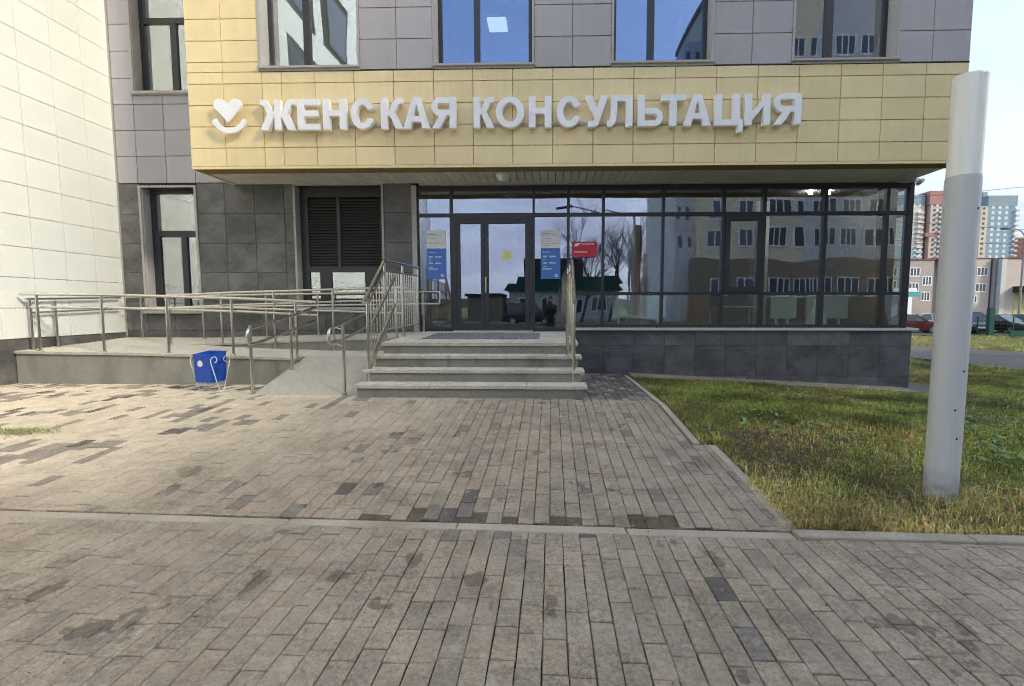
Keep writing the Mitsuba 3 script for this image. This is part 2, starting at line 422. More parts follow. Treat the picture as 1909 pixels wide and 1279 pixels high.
# ---- yellow fascia
YX = [-5.86, -5.275, -4.638, -4.324, -3.779, -3.149, -2.512, -1.869, -1.244, -0.613, 0.023, 0.66, 1.294, 1.938, 2.579, 3.218, 3.852, 4.492, 5.129, 5.779, XR]
YZ = [3.645, 3.937, 4.272, 4.605, 4.937]
for a, b in zip(YX, YX[1:]):
    for c, d in zip(YZ, YZ[1:] + [5.115]):
        panel('yellow_panel', a, b, c, d, DF, YEL)
zz = [5.115, 5.27, 5.598, 5.93, 6.262, 6.594, 6.93]
for a, b in ((-5.86, -5.275), (-5.275, -4.675)):
    for c, d in zip(zz, zz[1:]):
        panel('yellow_panel', a, b, c, d, DF, YEL)
put('fascia_edge_strip', bx(-5.86, XR, DF - 0.004, DF + 0.03, 3.605, 3.643), 'm_yellow_0', B)
put('fascia_top_flashing', bx(-4.67, XR, DF - 0.006, DF + 0.02, 5.112, 5.124), 'm_backing', B)
# ---- lilac panels of the upper storey
WIN_X = [(-4.675, -3.043), (-1.875, -0.27), (0.937, 2.523), (3.72, 5.347)]
LZ = [5.128, 5.588, 6.06, 6.532, 7.0]
for cols in ([-3.043, -2.454, -1.875], [-0.27, 0.33, 0.937], [2.523, 3.11, 3.72], [5.347, 5.85, XR]):
    for a, b in zip(cols, cols[1:]):
        for c, d in zip(LZ, LZ[1:]):
            panel('lilac_panel', a, b, c, d, DF, LIL)
# carrying walls behind the panels
up = sbox(-5.86, 3.605, XR, 12.5)
for a, b in WIN_X:
    up = up.difference(sbox(a + 0.03, 5.18, b - 0.03, 7.3))
put('upper_wall', extrude_xz(up, DF + 0.018, DF + 0.30), 'm_backing_yellow', B)
put('upper_left_return', bx(-5.86, -5.83, DF + 0.02, DB + 0.05, 3.605, 12.5), 'm_yellow_1', B)
put('right_side_wall', bx(XR - 0.28, XR, DF + 0.301, 22, 3.69, 12.5), 'm_lilac_1', B)
put('roof', bx(-5.86, XR, DF + 0.02, 22, 12.5, 12.7), 'm_backing', B)


def ring_xz(x0, x1, z0, z1, w, y0, y1):
    return extrude_xz(sbox(x0, z0, x1, z1).difference(sbox(x0 + w, z0 + w, x1 - w, z1 - w)), y0, y1)


def pane(x0, x1, z0, z1, y, parent, name='pane', glass='m_glass'):
    """A single sheet of glass facing the street, with a trace of the bow that real panes have."""
    a, b, o = RNG.uniform(-0.001, 0.001), RNG.uniform(-0.001, 0.001), RNG.uniform(0, 50)
    nx, nz = 10, 12
    U, V = np.meshgrid(np.linspace(0, 1, nx + 1), np.linspace(0, 1, nz + 1), indexing='ij')
    X, Z = x0 + (x1 - x0) * U, z0 + (z1 - z0) * V
    bow = (meshkit.noise(np.stack([X * 1.6 + o, Z * 1.6, 0 * X], -1)) - 0.5) * 0.0022 * np.sin(np.pi * np.clip(U, 0.02, 0.98)) ** 0.5
    Y = y + a * (1 - 2 * U) * (1 - V) + b * (1 - 2 * U) * V + bow
    v = np.stack([X, Y, Z], -1).reshape(-1, 3)
    i, j = np.meshgrid(np.arange(nx), np.arange(nz), indexing='ij')
    q = np.stack([i * (nz + 1) + j, (i + 1) * (nz + 1) + j, (i + 1) * (nz + 1) + j + 1, i * (nz + 1) + j + 1], -1).reshape(-1, 4)
    return put(name, cat((v, q)), glass, parent, smooth=True)


MULL = [(-4.06, -3.945), (-1.256, -1.16), (1.535, 1.646), (4.34, 4.466)]
for (a, b), (ma, mb) in zip(WIN_X, MULL):
    W = key_for('upper_window', B)
    rec = DF + 0.26
    put('trim', ring_xz(a, b, 5.118, 7.33, 0.035, DF - 0.012, DF + 0.012), 'm_trim', W)
    put('reveal', cat(bx(a + 0.018, a + 0.034, DF + 0.0125, rec + 0.06, 5.19, 7.29), bx(b - 0.034, b - 0.018, DF + 0.0125, rec + 0.06, 5.19, 7.29), bx(a + 0.018, b - 0.018, DF + 0.0125, rec + 0.06, 7.291, 7.3)), 'm_reveal', W)
    put('sill', xf(bx(a - 0.01, b + 0.01, DF - 0.05, rec, 5.155, 5.185), mat()), 'm_trim', W)
    put('frame', ring_xz(a + 0.0345, b - 0.0345, 5.186, 7.29, 0.065, rec, rec + 0.06), 'm_frame', W)
    put('mullion', bx(ma, mb, rec - 0.004, rec + 0.055, 5.251, 7.225), 'm_frame', W)
    pane(a + 0.099, ma, 5.25, 7.226, rec + 0.03, W, glass='m_glass_bright' if a < -4 else 'm_glass' if a > 3 else 'm_glass_blue')
    pane(mb, b - 0.099, 5.25, 7.226, rec + 0.03, W, glass='m_glass_bright' if a < -4 else 'm_glass' if a > 3 else 'm_glass_blue')
# upper room with its ceiling lamp (lit in the photograph)
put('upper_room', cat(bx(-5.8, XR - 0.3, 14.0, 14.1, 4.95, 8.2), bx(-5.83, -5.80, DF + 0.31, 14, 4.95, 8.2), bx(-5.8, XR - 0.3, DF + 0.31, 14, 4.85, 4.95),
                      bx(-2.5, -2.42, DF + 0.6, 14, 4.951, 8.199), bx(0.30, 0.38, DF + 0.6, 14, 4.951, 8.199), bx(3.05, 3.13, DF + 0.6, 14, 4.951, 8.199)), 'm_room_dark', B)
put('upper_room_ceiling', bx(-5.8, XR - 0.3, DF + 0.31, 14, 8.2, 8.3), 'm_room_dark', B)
# white pleated blind behind the first window
xs_ = np.linspace(-4.56, -3.98, 30)
bl = [(x, DF + 0.42 + 0.025 * (-1) ** i) for i, x in enumerate(xs_)]
v = np.array([[x, y, z] for x, y in bl for z in (5.2, 7.25)])
put('blind', (v, np.array([[2 * i, 2 * i + 2, 2 * i + 3, 2 * i + 1] for i in range(len(bl) - 1)])), 'm_white_0', B + '__upper_window')

# ---- soffit of the overhang: metal strips running back to the glass
SO = key_for('soffit', B)
xx = -5.82
while xx < XR - 0.02:
    x1 = min(xx + 0.134, XR)
    put('slat', bx(xx + 0.007, x1 - 0.007, DF + 0.031, DB - 0.03, 3.622 + RNG.uniform(-0.0015, 0.0015), 3.64), RNG.choice(SOF), SO)
    xx = x1
put('soffit_void', bx(-5.83, XR - 0.001, DF + 0.03, DB + 0.3, 3.655, 3.685), 'm_backing', B)
put('soffit_back_trim', bx(-2.42, XR + 0.06, DB - 0.055, DB + 0.02, 3.585, 3.6215), 'm_trim', B)

# ---- dark tiled ground-floor wall, left part
LOWOPEN = [(-7.655, -6.63, 1.30, 3.585), (-4.745, -3.12, 1.36, 3.60)]
low = sbox(-8.1, 0.2, -2.47, 3.66)
for a, b, c, d in LOWOPEN:
    low = low.difference(sbox(a, c, b, d))
put('ground_floor_wall', extrude_xz(low, DB + 0.018, DB + 0.30), 'm_backing', B)
DZ = [0.78, 0.92, 1.465, 2.01, 2.555, 3.10, 3.655]


def tile_field(cols, rows, mats, y, name):
    holes = [(a - 0.03, b + 0.03, c - 0.07, d + 0.1) for a, b, c, d in LOWOPEN]
    for a, b in zip(cols, cols[1:]):
        for c, d in zip(rows, rows[1:]):
            lo, hi = c, d
            bad = False
            for ha, hb, hc, hd in holes:
                if b > ha + 0.02 and a < hb - 0.02:
                    if c >= hc - 0.01 and d <= hd + 0.06:
                        bad = True
                    elif c < hc < d:
                        hi = hc
                    elif c < hd < d:
                        lo = hd
            if not bad and hi - lo > 0.06:
                panel(name, a, b, lo, hi, y, mats, gap=0.006)


tile_field([XL + 0.02, -7.685], DZ, DARK, DB, 'dark_tile')
tile_field([-7.685, -7.14, -6.60], DZ, DARK, DB, 'dark_tile')
tile_field([-6.60, -6.075, -5.512, -4.953, -4.775], DZ, DARK, DB, 'dark_tile')
tile_field([-4.775, -4.24, -3.67, -3.09], DZ, DARK, DB, 'dark_tile')
tile_field([-3.09, -2.565], DZ, DARK, DB, 'dark_tile')
put('corner_strip', bx(-2.562, -2.475, DB - 0.03, DB + 0.05, 0.9, 3.584), 'm_trim', B)

# ---- left bay above: grey panels and a tall window
bay = sbox(-8.1, 3.661, -5.832, 12.5).difference(sbox(-7.67, 5.31, -6.02, 7.6))
put('left_bay_wall', extrude_xz(bay, DB + 0.018, DB + 0.30), 'm_backing', B)
GZ = [3.665, 4.155, 4.62, 5.083, 5.548, 6.025, 6.494, 6.965, 7.43]
for a, b in ((XL + 0.02, -7.70), (-7.70, -7.146), (-7.146, -6.60), (-6.60, -5.86)):
    for c, d in zip(GZ, GZ[1:]):
        if a > -7.75:
            if c >= 5.08 and d < 7.6 and c > 5.1:
                continue
            if d > 5.24 and c < 5.24:
                d = 5.24
        panel('lilac_panel', a, b, c, d, DB, LIL)
W = key_for('bay_window', B)
put('trim', extrude_xz(sbox(-7.70, 5.24, -5.99, 7.64).difference(sbox(-7.665, 5.30, -6.02, 7.6)), DB - 0.012, DB + 0.012), 'm_trim', W)
put('sill', bx(-7.71, -5.87, DB - 0.06, DB + 0.2, 5.255, 5.30), 'm_trim', W)
put('reveal', cat(bx(-7.67, -7.655, DB + 0.0125, DB + 0.26, 5.31, 7.6)), 'm_reveal', W)
put('frame', cat(ring_xz(-7.654, -6.03, 5.305, 7.6, 0.09, DB + 0.2, DB + 0.26), bx(-7.564, -6.12, DB + 0.196, DB + 0.255, 6.60, 6.70), bx(-7.075, -6.96, DB + 0.197, DB + 0.254, 5.395, 6.599)), 'm_frame', W)
pane(-7.57, -7.07, 5.39, 6.605, DB + 0.23, W, glass='m_glass_bright')
pane(-6.965, -6.115, 5.39, 6.605, DB + 0.23, W, glass='m_glass_bright')
pane(-7.57, -6.115, 6.695, 7.52, DB + 0.23, W, glass='m_glass_bright')
W = key_for('ground_floor_window', B)
put('trim', extrude_xz(sbox(-7.70, 1.24, -6.60, 3.62).difference(sbox(-7.655, 1.30, -6.64, 3.585)), DB - 0.02, DB + 0.012), 'm_trim', W)
put('sill', bx(-7.71, -6.59, DB - 0.07, DB + 0.2, 1.245, 1.30), 'm_trim', W)
put('reveal', bx(-7.655, -7.642, DB + 0.0125, DB + 0.2, 1.301, 3.585), 'm_reveal', W)
put('frame', cat(ring_xz(-7.641, -6.632, 1.302, 3.583, 0.075, DB + 0.19, DB + 0.25), bx(-7.566, -6.707, DB + 0.187, DB + 0.245, 2.70, 2.82), bx(-7.565, -7.50, DB + 0.188, DB + 0.245, 1.378, 2.70), bx(-7.08, -6.972, DB + 0.188, DB + 0.245, 1.378, 2.70)), 'm_frame', W)
pane(-7.505, -7.078, 1.37, 2.705, DB + 0.22, W, glass='m_glass_bright')
pane(-6.974, -6.70, 1.37, 2.705, DB + 0.22, W, glass='m_glass_bright')
pane(-7.57, -6.70, 2.815, 3.51, DB + 0.22, W, glass='m_glass_bright')
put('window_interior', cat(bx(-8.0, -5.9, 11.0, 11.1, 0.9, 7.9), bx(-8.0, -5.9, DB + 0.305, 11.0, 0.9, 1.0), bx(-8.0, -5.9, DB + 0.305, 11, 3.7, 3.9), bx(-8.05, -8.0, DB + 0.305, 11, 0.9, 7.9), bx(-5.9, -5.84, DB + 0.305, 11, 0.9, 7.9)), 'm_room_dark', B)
# ---- louvred window
W = key_for('louvred_window', B)
put('trim', extrude_xz(sbox(-4.775, 1.29, -3.09, 3.66).difference(sbox(-4.735, 1.36, -3.125, 3.60)), DB - 0.02, DB + 0.012), 'm_trim', W)
put('sill', bx(-4.77, -3.09, DB - 0.075, DB + 0.16, 1.315, 1.362), 'm_sill', W)
put('reveal', bx(-4.744, -4.73, DB + 0.0125, DB + 0.15, 1.363, 3.60), 'm_reveal', W)
put('frame', cat(bx(-4.729, -3.121, DB + 0.15, DB + 0.2, 3.42, 3.60), bx(-4.729, -3.121, DB + 0.15, DB + 0.2, 2.025, 2.12), bx(-4.729, -3.121, DB + 0.15, DB + 0.2, 1.363, 1.53),
                 bx(-4.729, -4.585, DB + 0.15, DB + 0.2, 1.53, 3.42), bx(-3.21, -3.121, DB + 0.15, DB + 0.2, 1.53, 3.42), bx(-4.035, -3.97, DB + 0.146, DB + 0.2, 2.12, 3.42), bx(-4.39, -4.17, DB + 0.147, DB + 0.2, 1.53, 2.024), bx(-3.53, -3.21, DB + 0.151, DB + 0.2, 1.531, 2.024)), 'm_frame', W)
for a, b in ((-4.58, -4.04), (-3.965, -3.215)):
    for i in range(24):
        z = 2.14 + i * 0.0535
        put('louver_slat', xf(bx(a, b, -0.03, 0.03, -0.0035, 0.0035), mat((0, DB + 0.175, z), rx=math.radians(38))), 'm_louver', W)
pane(-4.58, -4.39, 1.53, 2.024, DB + 0.175, W, glass='m_glass_bright')
pane(-4.17, -3.53, 1.53, 2.024, DB + 0.175, W, glass='m_glass_bright')
put('louvre_back', bx(-4.735, -3.13, DB + 0.32, DB + 0.34, 1.36, 3.60), 'm_backing', B)

# ---- white wing: plane x = XL, running out of the frame towards the street
WG = [0.885, 1.35, 1.816, 2.282, 2.758, 3.225, 3.69, 4.155, 4.612, 5.083, 5.549, 6.015, 6.482, 6.95]
WY = [9.285, 8.735, 8.20, 7.665, 7.13, 6.595, 6.06, 5.525]
for a, b in zip(WY[1:], WY):
    for c, d in zip(WG, WG[1:]):
        panel('white_panel', a, b, c, d, XL, WHI, gap=0.008, side=True, tilt=0.0015)
wing_windows = [(-6.5 + 3.0 * i, -4.9 + 3.0 * i, 4.3 + 3.3 * j, 6.2 + 3.3 * j) for i in range(0, 4) for j in range(0, 4) if not (j == 0 and i == 3)]
rest = []
ys_ = [5.525 - 0.535 * k for k in range(39)]
zs_ = WG + [6.95 + 0.466 * k for k in range(1, 25)]
for a, b in zip(ys_[1:], ys_):
    for c, d in zip(zs_, zs_[1:]):
        if not any(b > wa and a < wb and d > wc and c < wd for wa, wb, wc, wd in wing_windows):
            rest.append(bx(XL - 0.02, XL, a + 0.003, b - 0.003, c + 0.003, d - 0.003))
for a, b in zip(WY[1:], WY):
    for c, d in zip(zs_[13:], zs_[14:]):
        rest.append(bx(XL - 0.02, XL, a + 0.003, b - 0.003, c + 0.003, d - 0.003))
k = put('white_panel_field', cat(*rest), 'm_white_0', B)
tag(k, 'white panels of the wing beyond the ones in view', kind='stuff')
put('wing_wall', bx(-20, XL - 0.019, -15, 12, -0.2, 18), 'm_backing_white', B)
for wa, wb, wc, wd in wing_windows:
    k = key_for('wing_window', B)
    put('frame', cat(bx(XL - 0.018, XL - 0.004, wa, wb, wc, wd)), 'm_frame', k)
    v = np.array([[XL - 0.002, wa + 0.07, wc + 0.07], [XL - 0.002, wb - 0.07, wc + 0.07], [XL - 0.002, wb - 0.07, wd - 0.07], [XL - 0.002, wa + 0.07, wd - 0.07]])
    put('pane', (v, np.array([[0, 1, 2], [0, 2, 3]])), 'm_far_window', k)
put('wing_plinth', bx(-9, XL - 0.012, 4.5, 9.28, 0.0, 0.875), 'm_dark_stone_0', B)
put('wing_corner_strip', bx(XL - 0.01, XL + 0.012, DB - 0.012, DB + 0.01, 0.80, 9.0), 'm_trim', B)

# ---- curtain wall of the entrance hall
CW = key_for('curtain_wall', B)
YG = DB + 0.06
ZB, ZT = 0.985, 3.585
MX = [(-2.475, -2.455), (-1.872, -1.822), (-0.341, -0.301), (0.293, 0.343), (0.932, 0.983), (2.023, 2.072), (3.11, 3.168), (3.839, 3.898), (4.923, 4.99), (6.018, 6.08), (6.42, 6.50)]
for i, (a, b) in enumerate(MX):
    put('mullion', bx(a, b, YG - 0.045, YG + 0.10, ZB if i > 2 else 0.91, ZT), 'm_frame', CW)
put('top_rail', bx(-2.454, 6.419, YG - 0.04, YG + 0.095, 3.50, ZT - 0.001), 'm_frame', CW)
for (a, b), (c, d) in zip(MX, MX[1:]):
    if (b, c) == (-1.822, -0.341):
        put('transom', bx(b, c, YG - 0.042, YG + 0.09, 3.03, 3.089), 'm_frame', CW)
        continue
    put('transom', bx(b, c, YG - 0.038, YG + 0.09, 3.026, 3.088), 'm_frame', CW)
    put('bottom_rail', bx(b, c, YG - 0.039, YG + 0.09, ZB if b > 0 else 0.912, ZB + 0.06 if b > 0 else 0.99), 'm_frame', CW)
    if b > 0.3:
        put('transom', bx(b, c, YG - 0.038, YG + 0.09, 1.588, 1.642), 'm_frame', CW)
for (a, b), (c, d) in zip(MX, MX[1:]):
    door = (b, c) == (-1.822, -0.341)
    pane(b - 0.004, c + 0.004, 3.087, 3.503, YG, CW)
    if door:
        continue
    if b > 0.3:
        pane(b - 0.004, c + 0.004, 1.64, 3.028, YG, CW)
        pane(b - 0.004, c + 0.004, ZB + 0.055, 1.59, YG, CW)
    else:
        pane(b - 0.004, c + 0.004, 0.985, 3.028, YG, CW)
SA = key_for('opening_sash', B)
put('frame', ring_xz(3.172, 3.835, 1.644, 3.024, 0.088, YG - 0.06, YG - 0.004), 'm_frame', SA)
# the return of the glazing round the right corner
SG = key_for('side_glazing', B)
for y in (10.6, 11.9, 13.2):
    put('mullion', bx(6.36, 6.50, y, y + 0.06, ZB, ZT), 'm_frame', SG)
put('rail', cat(bx(6.37, 6.49, YG + 0.1, 13.2, 3.50, ZT), bx(6.37, 6.49, YG + 0.1, 13.2, 3.03, 3.088), bx(6.37, 6.49, YG + 0.1, 13.2, 1.59, 1.64), bx(6.37, 6.49, YG + 0.1, 13.2, ZB, ZB + 0.06)), 'm_frame', SG)
v = np.array([[6.44, YG + 0.1, ZB], [6.44, 13.25, ZB], [6.44, 13.25, ZT], [6.44, YG + 0.1, ZT]])
put('pane', (v, np.array([[0, 1, 2], [0, 2, 3]])), 'm_glass', SG)
put('added_side_blind', bx(6.30, 6.32, YG + 0.12, 13.2, 0.99, 3.58), 'm_louver', B)  # dark sheet added to keep daylight out of the corner pane
# ---- double entrance door
DO = key_for('entrance_door', B)
put('frame', cat(bx(-1.818, -1.76, YG - 0.05, YG + 0.05, 0.915, 3.029), bx(-0.40, -0.345, YG - 0.05, YG + 0.05, 0.915, 3.029), bx(-1.76, -0.40, YG - 0.05, YG + 0.05, 2.97, 3.029)), 'm_frame', DO)
for x0, x1, g0, g1 in ((-1.755, -1.238, -1.685, -1.302), (-1.232, -0.405, -1.158, -0.478)):
    put('leaf', extrude_xz(sbox(x0, 0.93, x1, 2.966).difference(sbox(g0, 1.06, g1, 2.90)), YG - 0.045, YG + 0.02), 'm_frame', DO)
    pane(g0 - 0.003, g1 + 0.003, 1.057, 2.903, YG - 0.01, DO)
put('threshold', bx(-1.82, -0.34, YG - 0.09, YG + 0.08, 0.90, 0.929), 'm_trim', DO)
put('handle', tube([(-1.20, YG - 0.045, 1.92), (-1.20, YG - 0.10, 1.92), (-1.20, YG - 0.10, 1.62), (-1.20, YG - 0.045, 1.62)], 0.013, 8, 0.03), 'm_steel', DO, smooth=40)
for z in (2.72, 2.3, 1.3):
    put('hinge', cat(lathe([(0, z - 0.06), (0.012, z - 0.06), (0.012, z + 0.06), (0, z + 0.06)], 10, (-0.37, YG - 0.055, 0))), 'm_frame', DO)
# ---- plinth and sill under the glass, right part
put('plinth_wall', bx(0.40, 6.57, DB + 0.0, DB + 0.3, -0.6, 0.935), 'm_backing', B)
PX = [0.42, 0.985, 1.545, 2.105, 2.665, 3.225, 3.785, 4.345, 4.905, 5.465, 6.025, 6.58]
for a, b in zip(PX, PX[1:]):
    for c, d in ((-0.47, 0.095), (0.095, 0.655), (0.655, 0.938)):
        panel('plinth_tile', a, b, c, d, DB - 0.02, PLI, gap=0.004, t=0.018)
for a, b in zip([DB + 0.02, 9.9, 10.46, 11.02], [9.9, 10.46, 11.02, 11.58]):
    put('plinth_side_tile', bx(6.572, 6.592, a, b - 0.004, -0.9, 0.935), RNG.choice(PLI), B)
put('plinth_sill', cat(bx(0.39, 6.66, DB - 0.085, DB + 0.02, 0.939, 0.984), bx(6.50, 6.66, DB + 0.02, 13.3, 0.939, 0.984)), 'm_sill', B)
# ---- hall interior
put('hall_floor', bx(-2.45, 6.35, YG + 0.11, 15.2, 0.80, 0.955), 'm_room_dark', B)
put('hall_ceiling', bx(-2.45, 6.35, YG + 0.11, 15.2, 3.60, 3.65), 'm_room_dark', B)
put('added_hall_partition', bx(5.96, 6.01, YG + 0.11, 15.19, 0.957, 3.598), 'm_room_dark', B)  # partition added to stop light coming in from the side glazing
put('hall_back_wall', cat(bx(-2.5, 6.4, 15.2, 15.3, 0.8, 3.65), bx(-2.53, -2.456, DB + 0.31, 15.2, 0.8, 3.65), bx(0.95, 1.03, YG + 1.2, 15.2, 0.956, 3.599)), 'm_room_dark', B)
for x in (1.62, 4.35):
    put('hall_column', bx(x, x + 0.28, 10.9, 11.2, 0.956, 3.599), 'm_room', B)
scene['m_lit'] = {'type': 'twosided', 'bsdf': {'type': 'diffuse', 'reflectance': {'type': 'rgb', 'value': [0.8, 0.8, 0.8]}}}
put('ceiling_lamp', bx(-1.53, -1.08, 12.36, 12.90, 8.14, 8.199), 'm_lit', B, emitter={'type': 'area', 'radiance': {'type': 'rgb', 'value': [0.05, 0.054, 0.055]}})
for x in (4.98, 5.32):
    put('hall_spotlight', lathe([(0, 3.52), (0.035, 3.52), (0.045, 3.60), (0, 3.60)], 12, (x, 9.95, 0)), 'm_lit', B, emitter={'type': 'area', 'radiance': {'type': 'rgb', 'value': [8, 8, 7]}})

# ---- furniture standing in the hall
def desk(x0, x1, y, z1, label):
    t = thing('reception_desk', label, 'desk', 'pale fronted desks in the hall')
    put('front_panel', bx(x0, x1, y, y + 0.03, 1.14, z1), 'm_mint', t)
    put('top', bx(x0 - 0.02, x1 + 0.02, y - 0.02, y + 0.55, z1, z1 + 0.03), 'm_mint', t)
    for x in (x0 + 0.12, x1 - 0.16):
        put('leg', bx(x, x + 0.04, y + 0.05, y + 0.09, 0.956, 1.14), 'm_white_paint', t)
desk(1.22, 2.28, 10.0, 1.56, 'pale green fronted desk behind the glass nearest the red plaque')
desk(4.36, 4.86, 10.05, 1.56, 'short pale green desk behind the glass, beside the white draped chair')
desk(5.10, 5.92, 10.15, 1.58, 'pale green fronted desk behind the white draped chair near the glass corner')
t = thing('cabinet', 'brown wooden cabinet standing in the hall behind the glass', 'cabinet')
put('carcass', bx(2.62, 3.32, 10.6, 11.0, 0.956, 1.62), 'm_wood', t)
for x in (2.63, 2.98):
    put('door', bx(x, x + 0.33, 10.575, 10.599, 0.98, 1.60), 'm_wood', t)
t = thing('table', 'low grey table with thin legs behind the glass under the opening sash', 'table')
put('top', bx(3.35, 4.25, 10.2, 10.8, 1.36, 1.385), 'm_mint', t)
for x in (3.38, 4.2):
    for y in (10.23, 10.75):
        put('leg', bx(x, x + 0.03, y, y + 0.03, 0.956, 1.36), 'm_white_paint', t)
t = thing('draped_chair', 'chair under a white cloth close to the glass', 'chair')
th = np.linspace(0, 2 * np.pi, 36, endpoint=False)
rings = []
for z, r, o in ((0.957, 0.185, 0), (1.10, 0.175, 0.0), (1.22, 0.15, 0.01), (1.30, 0.10, 0.03), (1.36, 0.075, 0.05), (1.43, 0.07, 0.05), (1.50, 0.05, 0.05), (1.53, 0.004, 0.05)):
    rr = r * (1 + 0.10 * np.sin(7 * th) * (1 if z < 1.3 else 0.3))
    rings.append(np.stack([5.15 + rr * np.cos(th), 9.85 + o + rr * np.sin(th) * 0.8, np.full(36, z)], 1))
v = np.vstack(rings)
q = np.array([[i * 36 + j, i * 36 + (j + 1) % 36, (i + 1) * 36 + (j + 1) % 36, (i + 1) * 36 + j] for i in range(len(rings) - 1) for j in range(36)])
put('cloth', cat((v, q)), 'm_white_paint', t, smooth=60)

# ================================================================ signs
def stroke(pts, w):
    return LineString(pts).buffer(w / 2, cap_style=2, join_style=2)


def ring_shape(w, h, s):
    o = affinity.scale(Point(0, 0).buffer(1, 32), w / 2, h / 2)
    i = affinity.scale(Point(0, 0).buffer(1, 32), w / 2 - s, h / 2 - s * 0.86)
    return affinity.translate(o.difference(i), w / 2, h / 2)


def bowl(w, h, s):
    """A right-hand bowl from x = 0 to w: straight strokes closed by a half round end."""
    r = h / 2
    o = union_all([sbox(0, 0, w - r, h), affinity.translate(Point(0, 0).buffer(r, 24), w - r, r)])
    s2 = s * 0.82
    i = union_all([sbox(s * 0.9, s2, w - r, h - s2), affinity.translate(Point(0, 0).buffer(r - s2, 24), w - r, r)])
    return o.difference(i)


def glyph(ch, w, h, s):
    b = s * 0.84
    if ch == 'Н':
        return union_all([sbox(0, 0, s, h), sbox(w - s, 0, w, h), sbox(0, h * 0.44, w, h * 0.44 + b)])
    if ch == 'Е':
        return union_all([sbox(0, 0, s, h), sbox(0, 0, w, b), sbox(0, h - b, w * 0.97, h), sbox(0, h * 0.44, w * 0.92, h * 0.44 + b)])
    if ch == 'И':
        return union_all([sbox(0, 0, s, h), sbox(w - s, 0, w, h), Polygon([(s * 0.6, 0.02), (s * 0.6, h * 0.30), (w - s * 0.6, h - 0.02), (w - s * 0.6, h * 0.70)])])
    if ch == 'Ц':
        return union_all([sbox(0, 0, s, h), sbox(w * 0.88 - s, 0, w * 0.88, h), sbox(0, 0, w, b), sbox(w - s * 0.75, -h * 0.22, w, b)])
    if ch == 'Т':
        return union_all([sbox(w / 2 - s / 2, 0, w / 2 + s / 2, h), sbox(0, h - b, w, h)])
    if ch == 'Ь':
        return union_all([sbox(0, 0, s, h), bowl(w, h * 0.58, s)])
    if ch == 'Л':
        leg = LineString([(0, b * 0.5), (w * 0.12, b * 0.55), (w * 0.22, h * 0.22), (w * 0.26, h * 0.5), (w * 0.27, h - b / 2)]).buffer(s * 0.47, cap_style=2, join_style=1)
        return union_all([sbox(w - s, 0, w, h), sbox(w * 0.27 - s * 0.47, h - b, w, h), leg]).intersection(sbox(-0.02, 0, w, h))
    if ch == 'У':
        a = Polygon([(0, h), (s * 1.12, h), (w * 0.60, h * 0.40), (w * 0.46, h * 0.22)])
        c = Polygon([(w - s * 1.12, h), (w, h), (w * 0.56, 0.06 * h), (w * 0.44, 0), (w * 0.12, 0), (w * 0.14, b), (w * 0.36, b)])
        return union_all([a.buffer(0), c.buffer(0)])
    if ch == 'А':
        t = Polygon([(0, 0), (w / 2 - s * 0.6, h), (w / 2 + s * 0.6, h), (w, 0), (w - s * 1.12, 0), (w / 2, h * 0.80), (s * 1.12, 0)])
        return union_all([t, sbox(w * 0.2, h * 0.22, w * 0.8, h * 0.22 + b)]).intersection(Polygon([(0, 0), (w / 2 - s * 0.6, h), (w / 2 + s * 0.6, h), (w, 0)]))
    if ch == 'К':
        arm = LineString([(s * 0.6, h * 0.50), (w * 0.50, h * 0.55), (w * 0.66, h * 0.80), (w * 0.82, h - b * 0.45), (w * 0.99, h - b * 0.42)]).buffer(s * 0.43, cap_style=2, join_style=1)
        leg = Polygon([(w * 0.42, h * 0.56), (w * 0.66, h * 0.50), (w * 1.03, 0), (w * 1.03 - s * 1.18, 0), (w * 0.40, h * 0.44)])
        return union_all([sbox(0, 0, s, h), arm, leg]).intersection(sbox(0, 0, w * 1.04, h))
    if ch == 'Ж':
        half = []
        arm = LineString([(w * 0.5, h * 0.50), (w * 0.72, h * 0.54), (w * 0.80, h * 0.80), (w * 0.88, h - b * 0.45), (w, h - b * 0.42)]).buffer(s * 0.42, cap_style=2, join_style=1)
        leg = Polygon([(w * 0.66, h * 0.56), (w * 0.80, h * 0.50), (w, 0), (w - s * 1.15, 0), (w * 0.60, h * 0.46), (w * 0.5, h * 0.46), (w * 0.5, h * 0.56)])
        half = union_all([arm, leg])
        return union_all([sbox(w / 2 - s * 0.48, 0, w / 2 + s * 0.48, h), half, affinity.scale(half, -1, 1, origin=(w / 2, 0))]).intersection(sbox(0, 0, w, h))
    if ch == 'О':
        return ring_shape(w, h, s)
    if ch == 'С':
        return ring_shape(w, h, s).difference(Polygon([(w * 0.52, h * 0.5), (w * 1.2, h * 0.80), (w * 1.2, h * 0.20)])).difference(sbox(w * 0.6, h * 0.36, w * 1.1, h * 0.64))
    if ch == 'Я':
        bw = affinity.translate(affinity.scale(bowl(w, h * 0.58, s), -1, 1, origin=(w / 2, 0)), 0, h * 0.42)
        leg = Polygon([(0, 0), (s * 1.18, 0), (w * 0.68, h * 0.50), (w * 0.40, h * 0.50)])
        return union_all([sbox(w - s, 0, w, h), bw, leg])


